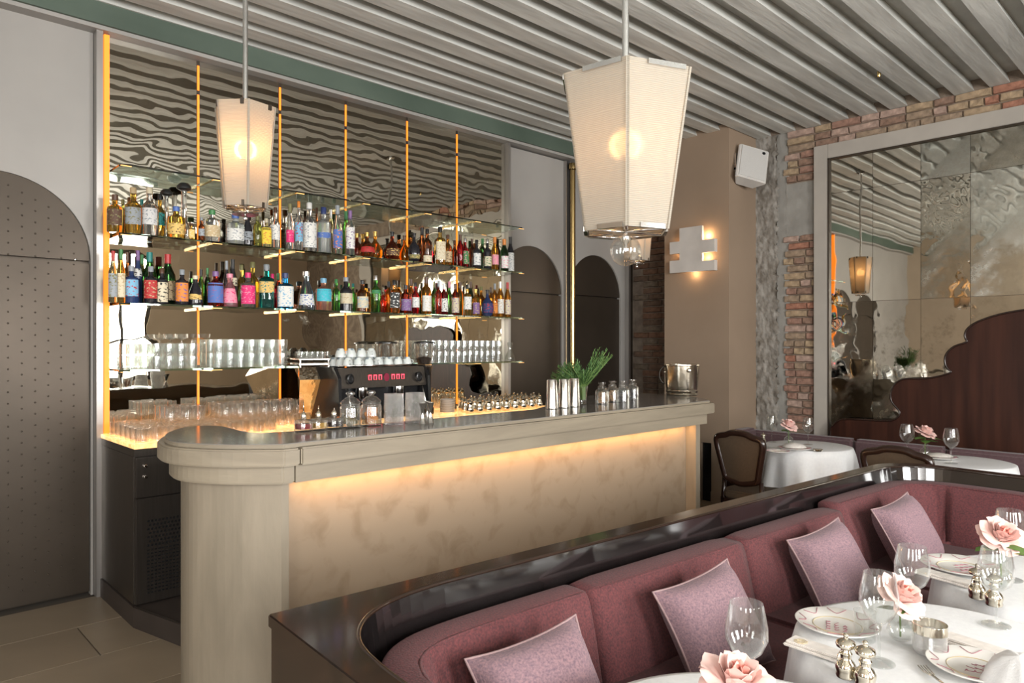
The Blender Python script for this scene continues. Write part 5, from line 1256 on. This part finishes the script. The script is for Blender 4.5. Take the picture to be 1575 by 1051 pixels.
# fork
p = tw(1418, 1028); q2 = tw(1452, 1060); t = thing('silver_fork', 'silver fork lying beside the lower right plate', 'fork', (p.x, p.y, TT), math.atan2(q2.y - p.y, q2.x - p.x))
obj('handle', MB().tube([(.05, 0, .006), (.10, 0, .010), (.17, 0, .004)], [.003, .0028, .005], 8), silver, t)
for k_ in range(4): obj('tine', MB().tube([(0, -.009 + k_ * .006, .006), (.028, -.009 + k_ * .006, .004), (.05, (-.009 + k_ * .006) * .5, .006)], .0012, 5), silver, t)
# starched napkin standing at the corner
A = W(1568, 1066, Z=TT); t = thing('standing_napkin', 'bright white starched napkin standing at the lower right corner', 'napkin', (A.x, A.y, TT), .5)
vs = []; nn = 48
for z_, r_ in ((0, .085), (.02, .080), (.05, .062), (.072, .038), (.080, .0)):
    for i in range(nn):
        a = 2 * PI * i / nn; r = r_ * (1 + .07 * math.sin(a * 5) + .04 * math.sin(a * 9 + 1)); vs.append((r * math.cos(a) * 1.25, r * math.sin(a) * .8, z_))
obj('starched_fold', MB().add(vs, [(k_ * nn + i, k_ * nn + (i + 1) % nn, (k_ + 1) * nn + (i + 1) % nn, (k_ + 1) * nn + i) for k_ in range(4) for i in range(nn)], True), linen, t)
# ------------------------------------------------------------------ background tables and chairs
ZG = .70
def back_table(x, y, R, label, clab, seed):
    round_table(x, y, R, ZG - .003, .36, label, seed, clab, 7)
A1 = (5.27, 2.30); A2 = (5.27, 1.30)
back_table(*A1, .31, 'small round table by the pier', 'white cloth hanging over the small table by the pier', 12); back_table(*A2, .30, 'small round table before the scalloped panel', 'white cloth on the small table before the scalloped panel', 14)
GB = 'wine glasses on the background tables'
def bg(px, y0, ax): return W(px, y0, Z=ZG)
p = bg(1187, 680, 0); wineglass(p.x, p.y, ZG, 'wine glass on the left of the table by the pier', GB, .95)
p = bg(1243, 684, 0); wineglass(p.x, p.y, ZG, 'wine glass on the right of the table by the pier', GB, .95)
p = bg(1213, 684, 0); rose(p.x, p.y, ZG, 'pink rose on the table by the pier', 1.15, .145, (.5, 0), leaves=4, spread=1.2)
p = bg(1222, 692, 0); plate(p.x, p.y, ZG, 'plate with a napkin on the table by the pier', 1.1); 
tag(obj('crumpled_napkin', MB().lathe([(.085, .02), (.07, .035), (.03, .045), (0, .05)], 9), napk, None, (p.x, p.y, ZG)), 'loosely folded napkin on the plate by the pier', 'napkin')
p = bg(1196, 697, 0); plate(p.x, p.y, ZG, 'side plate nearest the wooden chair', .8)
p = bg(1258, 694, 0); tag(obj('silver_salt_dish', MB().lathe([(0, 0), (.03, 0), (.035, .012), (.03, .014), (0, .008)], 16), silver, None, (p.x, p.y, ZG)), 'small silver dish at the right rim of the table by the pier', 'dish')
p = bg(1174, 683, 0); mill(p.x, p.y, ZG, 'small silver mill at the left of the table by the pier', 0, .9)
p = bg(1395, 704, 0); wineglass(p.x, p.y, ZG, 'wine glass left of the rose before the scalloped panel', GB, 1.05)
p = bg(1463, 713, 0); wineglass(p.x, p.y, ZG, 'wine glass right of the rose before the scalloped panel', GB, 1.05)
p = bg(1423, 704, 0); rose(p.x, p.y, ZG, 'pink rose with wide leaves before the scalloped panel', 1.15, .165, (.45, 0), leaves=6, spread=1.7)
p = bg(1444, 706, 0); plate(p.x, p.y, ZG, 'plate on the table before the scalloped panel', 1.05)
tag(obj('crumpled_napkin', MB().lathe([(.085, .02), (.07, .03), (.03, .037), (0, .04)], 9), napk, None, (p.x, p.y, ZG)), 'loosely folded napkin on the plate before the scalloped panel', 'napkin')
def chair(x, y, rz, label):
    """Louis-style chair, faces local +X; the padded back has a serpentine frame"""
    t = thing('dining_chair', label, 'chair', (x, y, 0), rz, 'carved wooden dining chairs'); t.scale = (1, 1, .955)
    def bp(s_, z): return Vector((-.0 - .10 * (z - .42), s_, z))
    half = [(.0, .868), (.06, .864), (.105, .846), (.145, .838), (.178, .825), (.186, .79), (.178, .74), (.160, .66), (.140, .57), (.125, .525), (.07, .505), (0, .492)]
    loop = [(a, b) for a, b in half] + [(-a, b) for a, b in reversed(half[1:-1])]
    lp = smooth_poly(loop, 3)
    fr = obj('back_frame', MB().tube([bp(a, b) for a, b in lp], 0.025, 8, closed=True), chairwood, t)
    n_ = len(lp); c = Vector((-.0 - .10 * (.69 - .42), 0, .69))
    vs = [c + Vector((-.022, 0, 0))] + [bp(a * .93, .69 + (b - .69) * .93) + Vector((-.012, 0, 0)) for a, b in lp] + [c + Vector((.03, 0, 0))] + [bp(a * .93, .69 + (b - .69) * .93) + Vector((.012, 0, 0)) for a, b in lp]
    fs = [(0, 1 + (i + 1) % n_, 1 + i) for i in range(n_)] + [(n_ + 1, n_ + 2 + i, n_ + 2 + (i + 1) % n_) for i in range(n_)]
    obj('padded_back', MB().add(vs, fs, True), tan, t)
    obj('seat', MB().prism(smooth_poly([(0, -.17), (.20, -.20), (.38, -.21), (.42, 0), (.38, .21), (.20, .20), (0, .17), (-.02, 0)], 3), .37, .43), tan, t, bevel=.012)
    obj('seat_rail', MB().prism(smooth_poly([(-.01, -.175), (.20, -.205), (.385, -.215), (.43, 0), (.385, .215), (.20, .205), (-.01, .175), (-.03, 0)], 3), .32, .369), chairwood, t)
    for s_ in (-1, 1):
        obj('leg', MB().tube([(-.0, s_ * .15, .52), (-.0, s_ * .155, .40), (-.01, s_ * .155, .30), (-.05, s_ * .16, .12), (-.09, s_ * .165, 0)], [.015, .018, .017, .014, .012], 8), chairwood, t)
        obj('leg', MB().tube([(.37, s_ * .19, .34), (.39, s_ * .20, .25), (.375, s_ * .195, .10), (.39, s_ * .20, 0)], [.022, .018, .012, .014], 8), chairwood, t)
chair(4.64, 2.49, math.radians(-6), 'carved dark wooden chair with tan padded back beside the bar end')
chair(4.60, 1.46, math.radians(-4), 'dark wooden chair of which only the top rail shows above the partition')
